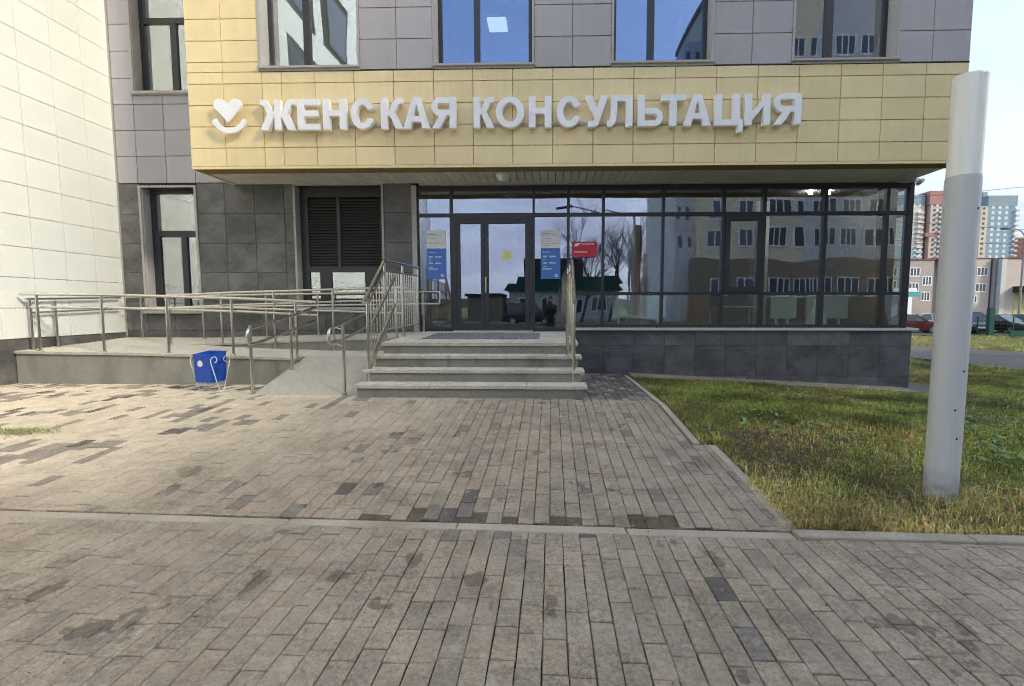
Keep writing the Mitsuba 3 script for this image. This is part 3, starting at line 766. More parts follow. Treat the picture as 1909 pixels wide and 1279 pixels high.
WORDS = [('ЖЕНСКАЯ', [(-4.62, -4.06), (-4.02, -3.665), (-3.61, -3.24), (-3.165, -2.785), (-2.685, -2.34), (-2.33, -1.91), (-1.88, -1.495)]),
         ('КОНСУЛЬТАЦИЯ', [(-1.222, -0.90), (-0.868, -0.425), (-0.352, 0.0), (0.083, 0.468), (0.525, 0.885), (0.872, 1.262), (1.345, 1.728), (1.705, 2.078), (2.048, 2.470), (2.530, 2.960), (2.990, 3.372), (3.430, 3.845)])]
SG1 = thing('lettered_sign', 'raised white capital letters with heart emblem across the yellow fascia', 'sign')
for word, spans in WORDS:
    for ch, (a, b) in zip(word, spans):
        g = affinity.translate(glyph(ch, b - a, 0.468, 0.104), a, 4.170).buffer(0)
        put('letter', extrude_xz(g, DF - 0.125, DF - 0.035), 'm_letter', SG1)
for a, b in ((-4.60, -1.50), (-1.22, 3.84)):
    put('mounting_rail', bx(a, b, DF - 0.033, DF - 0.012, 4.232, 4.262), 'm_trim', SG1)
HE = Polygon([(x, y) for x, y in [(0.0, -0.165), (0.105, -0.05), (0.205, 0.06), (0.215, 0.105), (0.20, 0.145), (0.165, 0.17), (0.12, 0.175), (0.075, 0.16), (0.03, 0.118), (0.0, 0.085),
              (-0.03, 0.118), (-0.075, 0.16), (-0.12, 0.175), (-0.165, 0.17), (-0.20, 0.145), (-0.215, 0.105), (-0.205, 0.06), (-0.105, -0.05)]]).buffer(0.012, 6)
put('heart', extrude_xz(affinity.translate(HE, -5.145, 4.478), DF - 0.115, DF - 0.085), 'm_letter', SG1)
arc = [(-5.122 + 0.275 * math.sin(t), 4.455 - 0.285 * math.cos(t)) for t in np.linspace(-1.18, 1.15, 26)]
put('smile', extrude_xz(LineString(arc).buffer(0.04, cap_style=2), DF - 0.115, DF - 0.085), 'm_letter', SG1)
for x, z in ((-5.145, 4.45), (-5.13, 4.175)):
    put('stand_off', bx(x - 0.015, x + 0.015, DF - 0.0845, DF + 0.001, z, z + 0.03), 'm_trim', SG1)


def dashes(rows, y, mats, seed, parent, name='print_line'):
    """Lines of unreadably small print as flat strips."""
    r = random.Random(seed)
    for x0, x1, z, h, mt in rows:
        ms, x = [], x0
        while x < x1 - 0.004:
            w = min(r.uniform(0.012, 0.05), x1 - x)
            ms.append(bx(x, x + w, y - 0.0012, y, z, z + h))
            x += w + 0.007
        put(name, cat(*ms), mt, parent)


for x0, nm in ((-2.315, 'left of the entrance door'), (-0.188, 'right of the entrance door')):
    t = thing('opening_hours_poster', f'white and blue opening hours poster on the glass {nm}', 'poster', 'opening hours posters beside the door')
    y = YG - 0.012
    w = 0.36
    put('upper_sheet', bx(x0, x0 + w, y, y + 0.005, 2.452, 2.782), 'm_poster_white', t)
    put('lower_sheet', bx(x0, x0 + w, y - 0.001, y + 0.005, 1.885, 2.4515), 'm_poster_blue', t)
    dashes([(x0 + 0.035, x0 + 0.15, 2.70, 0.022, 'm_ink'), (x0 + 0.19, x0 + 0.30, 2.69, 0.008, 'm_ink'), (x0 + 0.035, x0 + 0.20, 2.625, 0.008, 'm_ink'), (x0 + 0.035, x0 + 0.21, 2.565, 0.010, 'm_ink_red'),
            (x0 + 0.035, x0 + 0.29, 2.535, 0.010, 'm_ink_red'), (x0 + 0.035, x0 + 0.17, 2.49, 0.007, 'm_ink')], y, None, 3, t)
    dashes([(x0 + 0.035, x0 + 0.18, 2.375, 0.012, 'm_ink_light'), (x0 + 0.035, x0 + 0.11, 2.285, 0.026, 'm_ink_light'), (x0 + 0.155, x0 + 0.275, 2.285, 0.026, 'm_ink_light'), (x0 + 0.035, x0 + 0.09, 2.235, 0.010, 'm_ink_light'),
            (x0 + 0.035, x0 + 0.11, 2.165, 0.026, 'm_ink_light'), (x0 + 0.155, x0 + 0.275, 2.165, 0.026, 'm_ink_light'), (x0 + 0.035, x0 + 0.12, 2.105, 0.010, 'm_ink_light'), (x0 + 0.035, x0 + 0.195, 2.06, 0.022, 'm_ink_light')], y - 0.001, None, 5, t)
    put('round_emblem', extrude_xz(affinity.translate(Point(0, 0).buffer(0.030, 12).difference(Point(0, 0).buffer(0.011, 8)), x0 + 0.285, 1.95), y - 0.0025, y - 0.001), 'm_ink_light', t)
t = thing('plaque', 'red plaque with white and pink print on the glass right of the steps railing', 'plaque')
y = YG - 0.062
put('board', bx(0.385, 0.84, y, y + 0.012, 2.282, 2.562), 'm_red', t)
put('arrow_emblem', extrude_xz(Polygon([(0.425, 2.47), (0.44, 2.52), (0.50, 2.538), (0.555, 2.535), (0.515, 2.515), (0.495, 2.485), (0.46, 2.478)]), y - 0.002, y), 'm_white_paint', t)
dashes([(0.55, 0.80, 2.508, 0.024, 'm_pink'), (0.43, 0.665, 2.362, 0.026, 'm_pink')], y, None, 9, t)
t = thing('door_sticker', 'round pale yellow sticker on the wide door leaf', 'sticker')
put('disc', extrude_xz(affinity.translate(Point(0, 0).buffer(0.094, 28), -0.822, 2.325), YG - 0.016, YG - 0.0125), 'm_sticker', t)

# soffit fixtures
t = thing('soffit_lamp', 'white dome lamp fixed under the soffit above the entrance door', 'lamp')
put('rim', lathe([(0, 3.622), (0.12, 3.622), (0.125, 3.60), (0.11, 3.59), (0, 3.59)], 28, (-0.82, 8.72, 0)), 'm_white_paint', t, smooth=40)
put('dome', lathe([(0.105, 3.592)] + [(0.105 * math.cos(a), 3.592 - 0.085 * math.sin(a)) for a in np.linspace(0.1, 1.57, 9)], 28, (-0.82, 8.72, 0)), 'm_diffuser', t, smooth=60)
t = thing('security_camera', 'small pale camera under the right corner of the soffit', 'camera')
put('bracket', bx(6.40, 6.48, 9.16, 9.24, 3.575, 3.62), 'm_white_paint', t)
put('body', xf(cat(lathe([(0, -0.07), (0.035, -0.07), (0.035, 0.07), (0, 0.07)], 14)), mat((6.45, 9.12, 3.545), rx=math.radians(75))), 'm_white_paint', t, smooth=40)

# ================================================================ steps, ramp, landing
ST = thing('entrance_steps', 'granite entrance steps with pale treads and grey risers leading to the door', 'steps')
SX0, SX1 = -2.40, 0.36
zb = 0.23
zt = [0.3875, 0.545, 0.7025, 0.86]
yf = [6.15, 6.45, 6.75, 7.05]
for i in range(4):
    ext = 0.02 + 0.016 * (3 - i)
    z0 = (zb - 0.25) if i == 0 else zt[i - 1] - 0.045
    back = yf[i] + 0.33 if i < 3 else 7.4
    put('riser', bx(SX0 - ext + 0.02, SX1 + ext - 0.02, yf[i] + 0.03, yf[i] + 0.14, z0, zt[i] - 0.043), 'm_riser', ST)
    if i < 3:
        cuts = [SX0 - ext - 0.03, -1.62 + 0.5 * i, -0.31 + 0.13 * i, SX1 + ext + 0.03]
        for a, b in zip(cuts, cuts[1:]):
            m = chamfer_slab(b - a - 0.004, 0.33, 0.042, 0.006)
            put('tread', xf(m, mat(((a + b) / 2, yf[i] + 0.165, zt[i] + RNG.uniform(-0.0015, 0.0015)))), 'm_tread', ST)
# landing in front of the door: edge slabs and field slabs, falling gently outwards
def quad_slab(p00, p10, p11, p01, t):
    """Slab with top corners given (x, y, z) counter-clockwise, thickness t."""
    top = np.array([p00, p10, p11, p01], float)
    v = np.vstack([top - [0, 0, t], top])
    f = np.array([[4, 5, 6], [4, 6, 7], [0, 2, 1], [0, 3, 2], [0, 1, 5], [0, 5, 4], [1, 2, 6], [1, 6, 5], [2, 3, 7], [2, 7, 6], [3, 0, 4], [3, 4, 7]])
    return v, f
def pz(y):
    return 0.86 + 0.024 * (y - 7.05)
cuts = [SX0 - 0.03, -1.45, -0.48, SX1 + 0.03]
for a, b in zip(cuts, cuts[1:]):
    put('landing_slab', quad_slab((a, 7.05, pz(7.05)), (b - 0.004, 7.05, pz(7.05)), (b - 0.004, 7.50, pz(7.5)), (a, 7.5, pz(7.5)), 0.045), 'm_tread', ST)
rows = [7.504, 8.10, 8.70, 9.27]
for c, d in zip(rows, rows[1:]):
    for a, b in zip([-2.43, -1.85, -1.25, -0.65, -0.10, 0.39], [-1.85, -1.25, -0.65, -0.10, 0.39]):
        put('landing_slab', quad_slab((a, c, pz(c)), (b - 0.004, c, pz(c)), (b - 0.004, d - 0.004, pz(d)), (a, d - 0.004, pz(d)), 0.045), 'm_tread', ST)
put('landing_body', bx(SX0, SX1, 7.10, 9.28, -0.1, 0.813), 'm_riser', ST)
t = thing('door_mat', 'dark grey grid mat lying in front of the entrance door', 'mat')
mm = [xf(quad_slab((-2.0, 7.62, pz(7.62) + 0.004), (-0.18, 7.62, pz(7.62) + 0.004), (-0.18, 8.82, pz(8.82) + 0.004), (-2.0, 8.82, pz(8.82) + 0.004), 0.02), mat())]
put('base', cat(*mm), 'm_mat', t)
ribs = [quad_slab((-1.995 + 0.06 * i, 7.625, pz(7.62) + 0.012), (-1.965 + 0.06 * i, 7.625, pz(7.62) + 0.012), (-1.965 + 0.06 * i, 8.815, pz(8.82) + 0.012), (-1.995 + 0.06 * i, 8.815, pz(8.82) + 0.012), 0.01) for i in range(30)]
for r_ in ribs:
    put('rib', r_, 'm_mat', t)

RA = thing('access_ramp', 'concrete wheelchair ramp folding back along the dark wall left of the steps', 'ramp')
FW = 7.25
# front lane walls and slabs
put('wall', extrude_xz(Polygon([(-8.085, -0.1), (-3.80, -0.1), (-3.80, 0.575), (-6.3, 0.64), (-8.085, 0.665)]), FW + 0.03, FW + 0.20), 'm_ramp_wall', RA)
lane = [(-8.085, 0.705, 0.745), (-6.30, 0.685, 0.725), (-5.2, 0.66, 0.668), (-3.78, 0.615, 0.62)]
for (a, fa, ba), (b, fb, bb) in zip(lane, lane[1:]):
    n = max(1, round((b - a) / 0.6))
    for i in range(n):
        u0, u1 = i / n, (i + 1) / n
        x0, x1 = a + (b - a) * u0, a + (b - a) * u1 - 0.003
        put('slab', quad_slab((x0, FW, fa + (fb - fa) * u0), (x1, FW, fa + (fb - fa) * u1), (x1, 8.43, ba + (bb - ba) * u1), (x0, 8.43, ba + (bb - ba) * u0), 0.04), 'm_ramp_top', RA)
for a, b in zip([-3.778, -3.17], [-3.172, -2.56]):
    put('slab', quad_slab((a, 7.50, 0.617), (b, 7.50, 0.617), (b, 8.43, 0.62), (a, 8.43, 0.62), 0.04), 'm_ramp_top', RA)
# back lane along the building, climbing to the door landing
bl_ = [(-8.085, 0.745, 0.79), (-6.30, 0.725, 0.79), (-2.435, 0.862, 0.90)]
for (a, fa, ba), (b, fb, bb) in zip(bl_, bl_[1:]):
    n = max(1, round((b - a) / 0.62))
    for i in range(n):
        u0, u1 = i / n, (i + 1) / n
        x0, x1 = a + (b - a) * u0, a + (b - a) * u1 - 0.003
        put('slab', quad_slab((x0, 8.435, fa + (fb - fa) * u0), (x1, 8.435, fa + (fb - fa) * u1), (x1, 9.275, ba + (bb - ba) * u1), (x0, 9.275, ba + (bb - ba) * u0), 0.035), 'm_ramp_top', RA)
put('dividing_wall', extrude_xz(Polygon([(-6.3, 0.3), (-2.41, 0.3), (-2.41, 0.825), (-6.3, 0.688)]), 8.46, 8.60), 'm_ramp_wall', RA)
put('core', cat(bx(-8.08, -3.9, FW + 0.21, 9.26, -0.1, 0.56), bx(-3.9, -2.42, 7.6, 9.26, -0.1, 0.56)), 'm_ramp_wall', RA)
# the short slope facing the street
sl = np.array([[-3.90, 6.32, 0.215], [-2.50, 6.32, 0.215], [-2.44, 7.50, 0.617], [-3.74, 7.50, 0.617]])
vs = np.vstack([sl, sl * [1, 1, 0] + [0, 0, -0.1]])
put('slope', (vs, np.array([[0, 1, 2], [0, 2, 3], [0, 4, 5], [0, 5, 1], [0, 3, 7], [0, 7, 4], [1, 5, 6], [1, 6, 2], [2, 6, 7], [2, 7, 3]])), 'm_ramp_top', RA)

# ================================================================ railings
R1, R2, R3 = 0.021, 0.016, 0.008


def post(x, y, z0, z1, parent, r=0.019):
    k = put('post', tube([(x, y, z0), (x, y, z1)], r, 10), 'm_steel', parent, smooth=40)
    put('foot_plate', lathe([(0, 0), (0.042, 0), (0.042, 0.007), (0.022, 0.012)], 14, (x, y, z0 - 0.001)), 'm_steel', k, smooth=40)


def bracket(p, q, parent):
    put('bracket', tube([p, q], 0.007, 6), 'm_steel', parent)


for x, lab in ((-2.405, 'left'), (0.30, 'right')):
    s = 1 if lab == 'left' else -1           # towards the middle of the steps
    t = thing('stair_railing', f'stainless steel railing with balusters on the {lab} side of the steps', 'railing', 'railings of the steps')
    P = [(x, 6.49, 0.375, 1.50), (x, 7.20, 0.862, 2.03), (x, 8.08, 0.883, 2.035), (x, 9.02, 0.905, 2.06)]
    for a in P:
        post(a[0], a[1], a[2], a[3], t)
    put('handrail', tube([(x, 6.36, 1.425), (x, 6.49, 1.515), (x, 7.20, 2.035), (x, 9.06, 2.075)], 0.025, 12, 0.05), 'm_steel', t, smooth=40)
    up_ = [(x, 6.49, 1.385), (x, 7.20, 1.885), (x, 9.02, 1.93)]
    lo_ = [(x, 6.49, 0.515), (x, 7.20, 1.035), (x, 9.02, 1.072)]
    put('upper_rail', tube(up_, 0.014, 8, 0.03), 'm_steel', t, smooth=40)
    put('lower_rail', tube(lo_, 0.014, 8, 0.03), 'm_steel', t, smooth=40)
    ys = list(np.linspace(6.49, 7.20, 7)[1:-1]) + list(np.linspace(7.20, 8.08, 9)[1:-1]) + list(np.linspace(8.08, 9.02, 9)[1:-1])
    for y in ys:
        z0 = np.interp(y, [6.49, 7.20, 9.02], [0.515, 1.035, 1.072])
        z1 = np.interp(y, [6.49, 7.20, 9.02], [1.385, 1.885, 1.93])
        put('baluster', tube([(x, y, z0), (x, y, z1)], R3, 7), 'm_steel', t, smooth=40)
    xo = x + 0.075 * s
    for dz in (0.0, 0.405):
        put('child_handrail', tube([(xo, 6.44, 0.745 + dz), (xo, 7.42, 1.40 + dz)], 0.020, 10), 'm_steel', t, smooth=40)
        for y in (6.52, 7.20):
            z = 0.745 + dz + (y - 6.44) * 0.668
            bracket((x, y, z - 0.03), (xo, y, z - 0.015), t)

# short slope railings
for lab, xa, xb, side in (('left', -3.915, -3.745, 1), ('right', -2.69, -2.62, -1)):
    t = thing('ramp_railing', f'low steel railing with looped end on the {lab} edge of the short slope', 'railing', 'railings of the short slope')
    post(xa, 6.38, 0.235, 1.125, t)
    if lab == 'left':
        post(xb, 7.08, 0.472, 1.30, t)
    o = -0.11 if lab == 'right' else 0.07
    xe = -3.60 if lab == 'left' else -2.72
    ye = 7.55
    up2 = [(xe, ye, 1.355 if lab == 'left' else 1.315), (xa + o, 6.26, 1.10)]
    loop = [(xe, ye, 1.355 if lab == 'left' else 1.315), (xa + o + 0.01, 6.45, 1.115), (xa + o, 6.20, 1.085), (xa + o, 6.20, 0.885), (xa + o + 0.01, 6.45, 0.905), (xe, ye, 1.155 if lab == 'left' else 1.115)]
    put('handrail', tube(loop, 0.020, 10, 0.10), 'm_steel', t, smooth=40)
    for y, x in ((6.38, xa), (7.08, xb)) if lab == 'left' else ((6.38, xa),):
        for z in (1.10, 0.885):
            zz_ = z + max(0, (y - 6.45)) * 0.21
            bracket((x, y, zz_ - 0.03), (xa + o + (xe - xa - o) * (y - 6.38) / (ye - 6.38), y, zz_ + 0.01), t)

# lane railings
t = thing('lane_railing', 'two-bar steel railing along the front edge of the ramp lane', 'railing')
F1 = 7.34
ps = [(-7.76, 0.703, 1.545), (-6.76, 0.69, 1.54), (-5.76, 0.675, 1.515), (-4.77, 0.65, 1.485), (-3.80, 0.617, 1.455)]
for x, z0, z1 in ps:
    post(x, F1, z0, z1, t)
put('handrail', tube([(-8.0, F1, 1.56), (-7.76, F1, 1.56), (-6.76, F1, 1.552), (-4.77, F1, 1.50), (-3.48, F1, 1.44)], 0.022, 12, 0.03), 'm_steel', t, smooth=40)
put('middle_rail', tube([(-7.9, F1 + 0.055, 1.365), (-6.76, F1 + 0.055, 1.355), (-4.77, F1 + 0.055, 1.305), (-3.48, F1 + 0.055, 1.245)], 0.020, 10, 0.03), 'm_steel', t, smooth=40)
for x, z in ((-7.76, 1.364), (-6.76, 1.355), (-5.76, 1.33), (-4.77, 1.305), (-3.80, 1.26)):
    bracket((x, F1, z - 0.03), (x, F1 + 0.055, z - 0.01), t)
t = thing('wall_railing', 'short steel railing standing along the white wing at the ramp turn', 'railing')
for y, z0 in ((7.47, 0.715), (7.86, 0.73)):
    post(-8.01, y, z0, 1.475, t)
put('handrail', tube([(-8.01, 7.42, 1.485), (-8.01, 9.1, 1.545)], 0.021, 10), 'm_steel', t, smooth=40)
put('middle_rail', tube([(-8.01, 7.45, 1.275), (-8.01, 9.1, 1.34)], 0.018, 10), 'm_steel', t, smooth=40)
t = thing('dividing_railing', 'two-bar steel railing between the front and back ramp lanes', 'railing')
for x, z0, z1 in ((-6.55, 0.735, 1.55), (-5.637, 0.715, 1.60), (-4.72, 0.655, 1.645), (-3.70, 0.618, 1.66), (-2.62, 0.618, 1.68)):
    post(x, 8.40, z0, z1, t)
put('handrail', tube([(-6.7, 8.40, 1.555), (-5.637, 8.40, 1.605), (-3.70, 8.40, 1.665), (-2.45, 8.40, 1.70)], 0.021, 12, 0.03), 'm_steel', t, smooth=40)
put('middle_rail', tube([(-6.7, 8.34, 1.345), (-5.637, 8.34, 1.36), (-3.70, 8.34, 1.30), (-2.45, 8.34, 1.26)], 0.019, 10, 0.03), 'm_steel', t, smooth=40)
put('lower_rail', tube([(-6.7, 8.46, 1.35), (-5.637, 8.46, 1.395), (-3.70, 8.46, 1.46), (-2.45, 8.46, 1.49)], 0.019, 10, 0.03), 'm_steel', t, smooth=40)
t = thing('back_lane_railing', 'two-bar steel railing close to the dark tiled wall ending in a loop by the door', 'railing')
for x, z0 in ((-7.62, 0.775), (-6.45, 0.787), (-5.26, 0.82), (-4.29, 0.852), (-3.30, 0.88), (-2.33, 0.905)):
    post(x, 9.10, z0, 1.54 + (x + 7.62) * 0.016, t)
lp = [(-7.9, 9.10, 1.55), (-2.33, 9.10, 1.645), (-2.02, 9.10, 1.645), (-2.02, 9.10, 1.425), (-2.33, 9.10, 1.425), (-7.9, 9.10, 1.345)]
put('handrail', tube(lp, 0.021, 10, 0.045), 'm_steel', t, smooth=40)

# ================================================================ pavements
SW = thing('sidewalk', 'grey brown paver sidewalk across the foreground', 'sidewalk', kind='structure')
FC = thing('paved_forecourt', 'paved forecourt in front of the steps, dusted with pale sand at left', 'pavement', kind='structure')
PV = [chamfer_slab(0.0965, 0.1955, 0.05, 0.0035, 0.0022, NPR) for _ in range(6)]
PITCH_X, PITCH_Y = 0.1025, 0.2005
PLY = {}


def paver_ply(i, w, d):
    k = (i, round(w, 3), round(d, 3))
    if k not in PLY:
        PLY[k] = mikit.ply(PV[i] if (w, d) == (0.0965, 0.1955) else chamfer_slab(w, d, 0.05, 0.003), 'm_joint')
    return PLY[k]


def paver_mesh(i, w, d):
    return PV[i] if (w, d) == (0.0965, 0.1955) else chamfer_slab(w, d, 0.05, 0.003)


def frame_at(x, y, dz, ang, tx, ty):
    e = 0.05
    nx = -(gz(x + e, y) - gz(x - e, y)) / (2 * e) + tx
    ny = -(gz(x, y + e) - gz(x, y - e)) / (2 * e) + ty
    n = np.array([float(nx), float(ny), 1.0])
    n /= np.linalg.norm(n)
    ax = np.array([math.cos(ang), math.sin(ang), 0])
    ax -= n * (ax @ n)
    ax /= np.linalg.norm(ax)
    m = np.eye(4)
    m[:3, 0], m[:3, 1], m[:3, 2] = ax, np.cross(n, ax), n
    m[:3, 3] = [x, y, float(gz(x, y)) + dz]
    return m


def sand_np(x, y):
    d = -0.804 * (x + 4.2) + 0.594 * (y - 3.8)
    return float(np.clip((d + 0.6) / 1.6, 0, 1))


def lay(holder, spans, dark_fn, rng, sink_fn=None):
    out = []
    for cx, y0, y1 in spans:
        y = y0 - rng.uniform(0, PITCH_Y)
        while y < y1 - 0.02:
            a, b = max(y, y0), min(y + PITCH_Y, y1)
            y += PITCH_Y
            d = b - a - 0.005
            if d < 0.018:
                continue
            cy = (a + b) / 2
            if d > 0.19:
                w, d = 0.0965, 0.1955
            else:
                w, d = 0.099, max(round(d / 0.02) * 0.02, 0.02)
            r = rng.random()
            tone = int(rng.random() ** 1.15 * 6)
            dk = dark_fn(cx, cy)
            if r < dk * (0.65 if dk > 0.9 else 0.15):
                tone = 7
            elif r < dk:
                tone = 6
            dz = rng.gauss(0, 0.0015)
            if sink_fn:
                s = sink_fn(cx, cy, d, rng)
                if s:
                    dz -= s
                    tone = 8
            out.append((cx, cy, w, d, tone, rng.randrange(6), frame_at(cx, cy, dz, rng.gauss(0, 0.004), rng.gauss(0, 0.004), rng.gauss(0, 0.004))))
    def key(o):
        x, y = o[0], o[1]
        vis = -1.10 * y < x < 1.0 * y and y > 1.55
        return (0 if vis else 1, y * y + 0.15 * x * x)
    out.sort(key=key)
    far = {}
    for n, (x, y, w, d, tone, i, m) in enumerate(out):
        if n < 300:
            put_ply('paver', paver_ply(i, w, d), holder, T(m), PAVERS[tone])
        else:
            far.setdefault(tone, []).append(xf(paver_mesh(i, w, d), m))
    fk = f'{holder}__paver_field'
    tag(fk, kind='stuff')
    for j, (tone, ms) in enumerate(sorted(far.items())):
        scene[f'{fk}__{j + 1:03d}'] = mikit.ply(cat(*ms), PAVERS[tone])


rng = random.Random(5)
cols = [0.02 + PITCH_X * k for k in range(-54, 46)]
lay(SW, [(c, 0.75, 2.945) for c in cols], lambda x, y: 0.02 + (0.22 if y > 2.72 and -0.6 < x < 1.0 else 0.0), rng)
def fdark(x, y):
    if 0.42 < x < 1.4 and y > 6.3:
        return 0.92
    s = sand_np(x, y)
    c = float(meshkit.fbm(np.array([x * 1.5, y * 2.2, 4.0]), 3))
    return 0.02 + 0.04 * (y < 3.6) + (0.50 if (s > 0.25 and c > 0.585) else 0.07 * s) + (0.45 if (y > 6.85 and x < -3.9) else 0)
def fsink(x, y, d, rng):
    return 0.008 if (y < 3.20 and d < 0.17 and -1.25 < x < 1.0 and rng.random() < 0.72) else 0
spans = []
for c in [-8.05 + PITCH_X * k for k in range(0, 95)]:
    if c > 1.50:
        break
    y1 = 7.27
    if c > -2.5:
        y1 = 6.17
    elif c > -3.92:
        y1 = 6.33
    if c > 0.45:
        y1 = 9.27
    if c > 1.34:
        y1 = 4.66
    y0 = max(3.056, -(c + 1.0) / 1.12)
    if y0 < y1:
        spans.append((c, y0, y1))
rng = random.Random(14)
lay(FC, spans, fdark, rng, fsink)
# beds under the pavers
put('bed', sheet(-9.5, 8.0, -0.5, 2.96, 60, 20, -0.011), 'm_joint', SW)
put('bed', sheet(-8.1, 1.48, 3.04, 9.28, 60, 50, 0.0, bump=lambda X, Y: -0.011 + 0.009 * np.clip((-0.804 * (X + 4.2) + 0.594 * (Y - 3.8) + 0.4) / 1.4, 0, 1), keep=lambda x, y: (x < 1.36) | (y < 4.66)), 'm_joint', FC)
# kerb between sidewalk and forecourt, running on along the lawn
KB = thing('kerb', 'pale concrete kerb line between sidewalk and forecourt, running on along the lawn', 'kerb', kind='structure')
kx = [-9.2, -8.15, -7.1, -6.05, -5.0, -3.9, -2.72, -1.66, -0.585, 0.47, 1.50, 2.55, 3.6, 4.65, 5.7, 6.75, 7.8]
for a, b in zip(kx, kx[1:]):
    m = chamfer_slab(b - a - 0.007, 0.096, 0.2, 0.008)
    cx = (a + b) / 2
    put('kerb_stone', xf(m, frame_at(cx, 2.998, -0.004 + (0.022 if a > 1.4 else RNG.uniform(-0.003, 0.003)), RNG.gauss(0, 0.003), 0, 0)), 'm_kerb', KB)
# edging of the forecourt along the lawn
for (x, ya, yb) in ((1.525, 3.06, 4.66), (1.39, 4.70, 9.2)):
    n = round((yb - ya) / 0.8)
    for i in range(n):
        c = ya + (yb - ya) * (i + 0.5) / n
        m = chamfer_slab(0.075, (yb - ya) / n - 0.007, 0.15, 0.006)
        put('edging_stone', xf(m, frame_at(x, c, 0.006, RNG.gauss(0, 0.006), 0, 0)), 'm_kerb', KB)
AP = thing('concrete_apron', 'narrow concrete apron along the foot of the plinth', 'pavement', kind='structure')
axs = [1.45, 2.4, 3.4, 4.4, 5.4, 6.45]
for a, b in zip(axs, axs[1:]):
    yo = 9.28 - 0.5 - 0.05 * (b - 1.45) / 5
    pts = [(a, yo), (b - 0.008, yo), (b - 0.008, 9.285), (a, 9.285)]
    put('slab', quad_slab(*[(x, y, float(gz(x, y)) + (0.035 if y < 9.2 else 0.05)) for x, y in pts], 0.10), 'm_apron', AP)
for a, b in ((8.70, 9.9), (9.9, 11.1), (11.1, 12.3)):
    pts = [(6.46 if a < 9 else 6.6, a), (7.25, a), (7.25, b - 0.008), (6.46 if a < 9 else 6.6, b - 0.008)]
    put('slab', quad_slab(*[(x, y, float(gz(x, y)) + 0.04) for x, y in pts], 0.10), 'm_path', AP)

# ================================================================ ground, lawn, grass
G = thing('ground', 'wide open ground of the neighbourhood', 'ground', kind='structure')
gx = np.concatenate([-np.geomspace(1500, 12, 26), np.linspace(-10, 10, 21), np.geomspace(12, 1500, 26)])
gy = np.concatenate([-np.geomspace(1500, 12, 26), np.linspace(-10, 12, 23), np.geomspace(14, 1500, 26)])
X, Y = np.meshgrid(gx, gy, indexing='ij')
inside = (X > -10) & (X < 10) & (Y > -1) & (Y < 10)
Z = gz(X, Y) - np.where(inside, 0.30, 0.06)
v = np.stack([X, Y, Z], -1).reshape(-1, 3)
n1, n2 = len(gx), len(gy)
i, j = np.meshgrid(np.arange(n1 - 1), np.arange(n2 - 1), indexing='ij')
q = np.stack([i * n2 + j, (i + 1) * n2 + j, (i + 1) * n2 + j + 1, i * n2 + j + 1], -1).reshape(-1, 4)
put('ground', (v, q), 'm_ground', key=G)
L = thing('lawn', 'uneven lawn soil beside the forecourt', 'lawn', kind='structure')


def lawn_bump(X, Y):
    P_ = np.stack([X * 0.9, Y * 0.9, 0 * X], -1)
    h = 0.05 * (meshkit.fbm(P_, 4, 2) - 0.5) + 0.02
    edge = np.clip((Y - 3.05) / 0.25, 0, 1) * np.clip((X - np.where(Y > 4.7, 1.43, 1.57)) / 0.2, 0, 1)
    return h * edge - 0.012 * (edge <= 0)


def lawn_keep(x, y):
    return ((x > 1.50) | ((x > 1.36) & (y > 4.66))) & ~((x < 6.5) & (y > 8.9)) & ~((x < 6.6) & (y > 9.2))


put('lawn', sheet(1.36, 12.1, 3.047, 14.5, 230, 230, 0.0, lawn_bump, lawn_keep), 'm_soil', key=L)
PA = thing('footpath', 'grey asphalt footpath crossing the grass beyond the plinth corner', 'path', kind='structure')
path = Polygon([(12.2, -3), (12.2, 17.0), (12.9, 22), (14.5, 34), (17.6, 34), (17.3, 24), (19.35, 20.4), (22, 16), (24, 8), (24, -3)])
pm = trimesh.creation.triangulate_polygon(path.segmentize(1.0), engine='earcut')
v2 = np.asarray(pm[0])
put('footpath', (np.column_stack([v2, gz(v2[:, 0], v2[:, 1]) + 0.02]), np.asarray(pm[1])), 'm_path', key=PA)
PK = thing('parking_lot', 'asphalt parking lot behind the far grass strip', 'parking lot', kind='structure')
put('parking_lot', sheet(18, 90, 37.0, 70, 10, 10, 0.03), 'm_asphalt', key=PK)
RD = thing('road', 'asphalt road behind the viewer, mirrored in the glass', 'road', kind='structure')
put('road', sheet(-7.9, 60, -20, -9, 10, 6, 0.03), 'm_asphalt', key=RD)

GRASS_TONES = np.array([(0.090, 0.115, 0.020), (0.140, 0.145, 0.028), (0.060, 0.085, 0.018), (0.200, 0.165, 0.050), (0.235, 0.170, 0.070), (0.150, 0.100, 0.042)])
scene['m_grass'] = {'type': 'twosided', 'bsdf': {'type': 'principled', 'base_color': {'type': 'mesh_attribute', 'name': 'vertex_color'}, 'roughness': 0.6, 'specular': 0.25}}


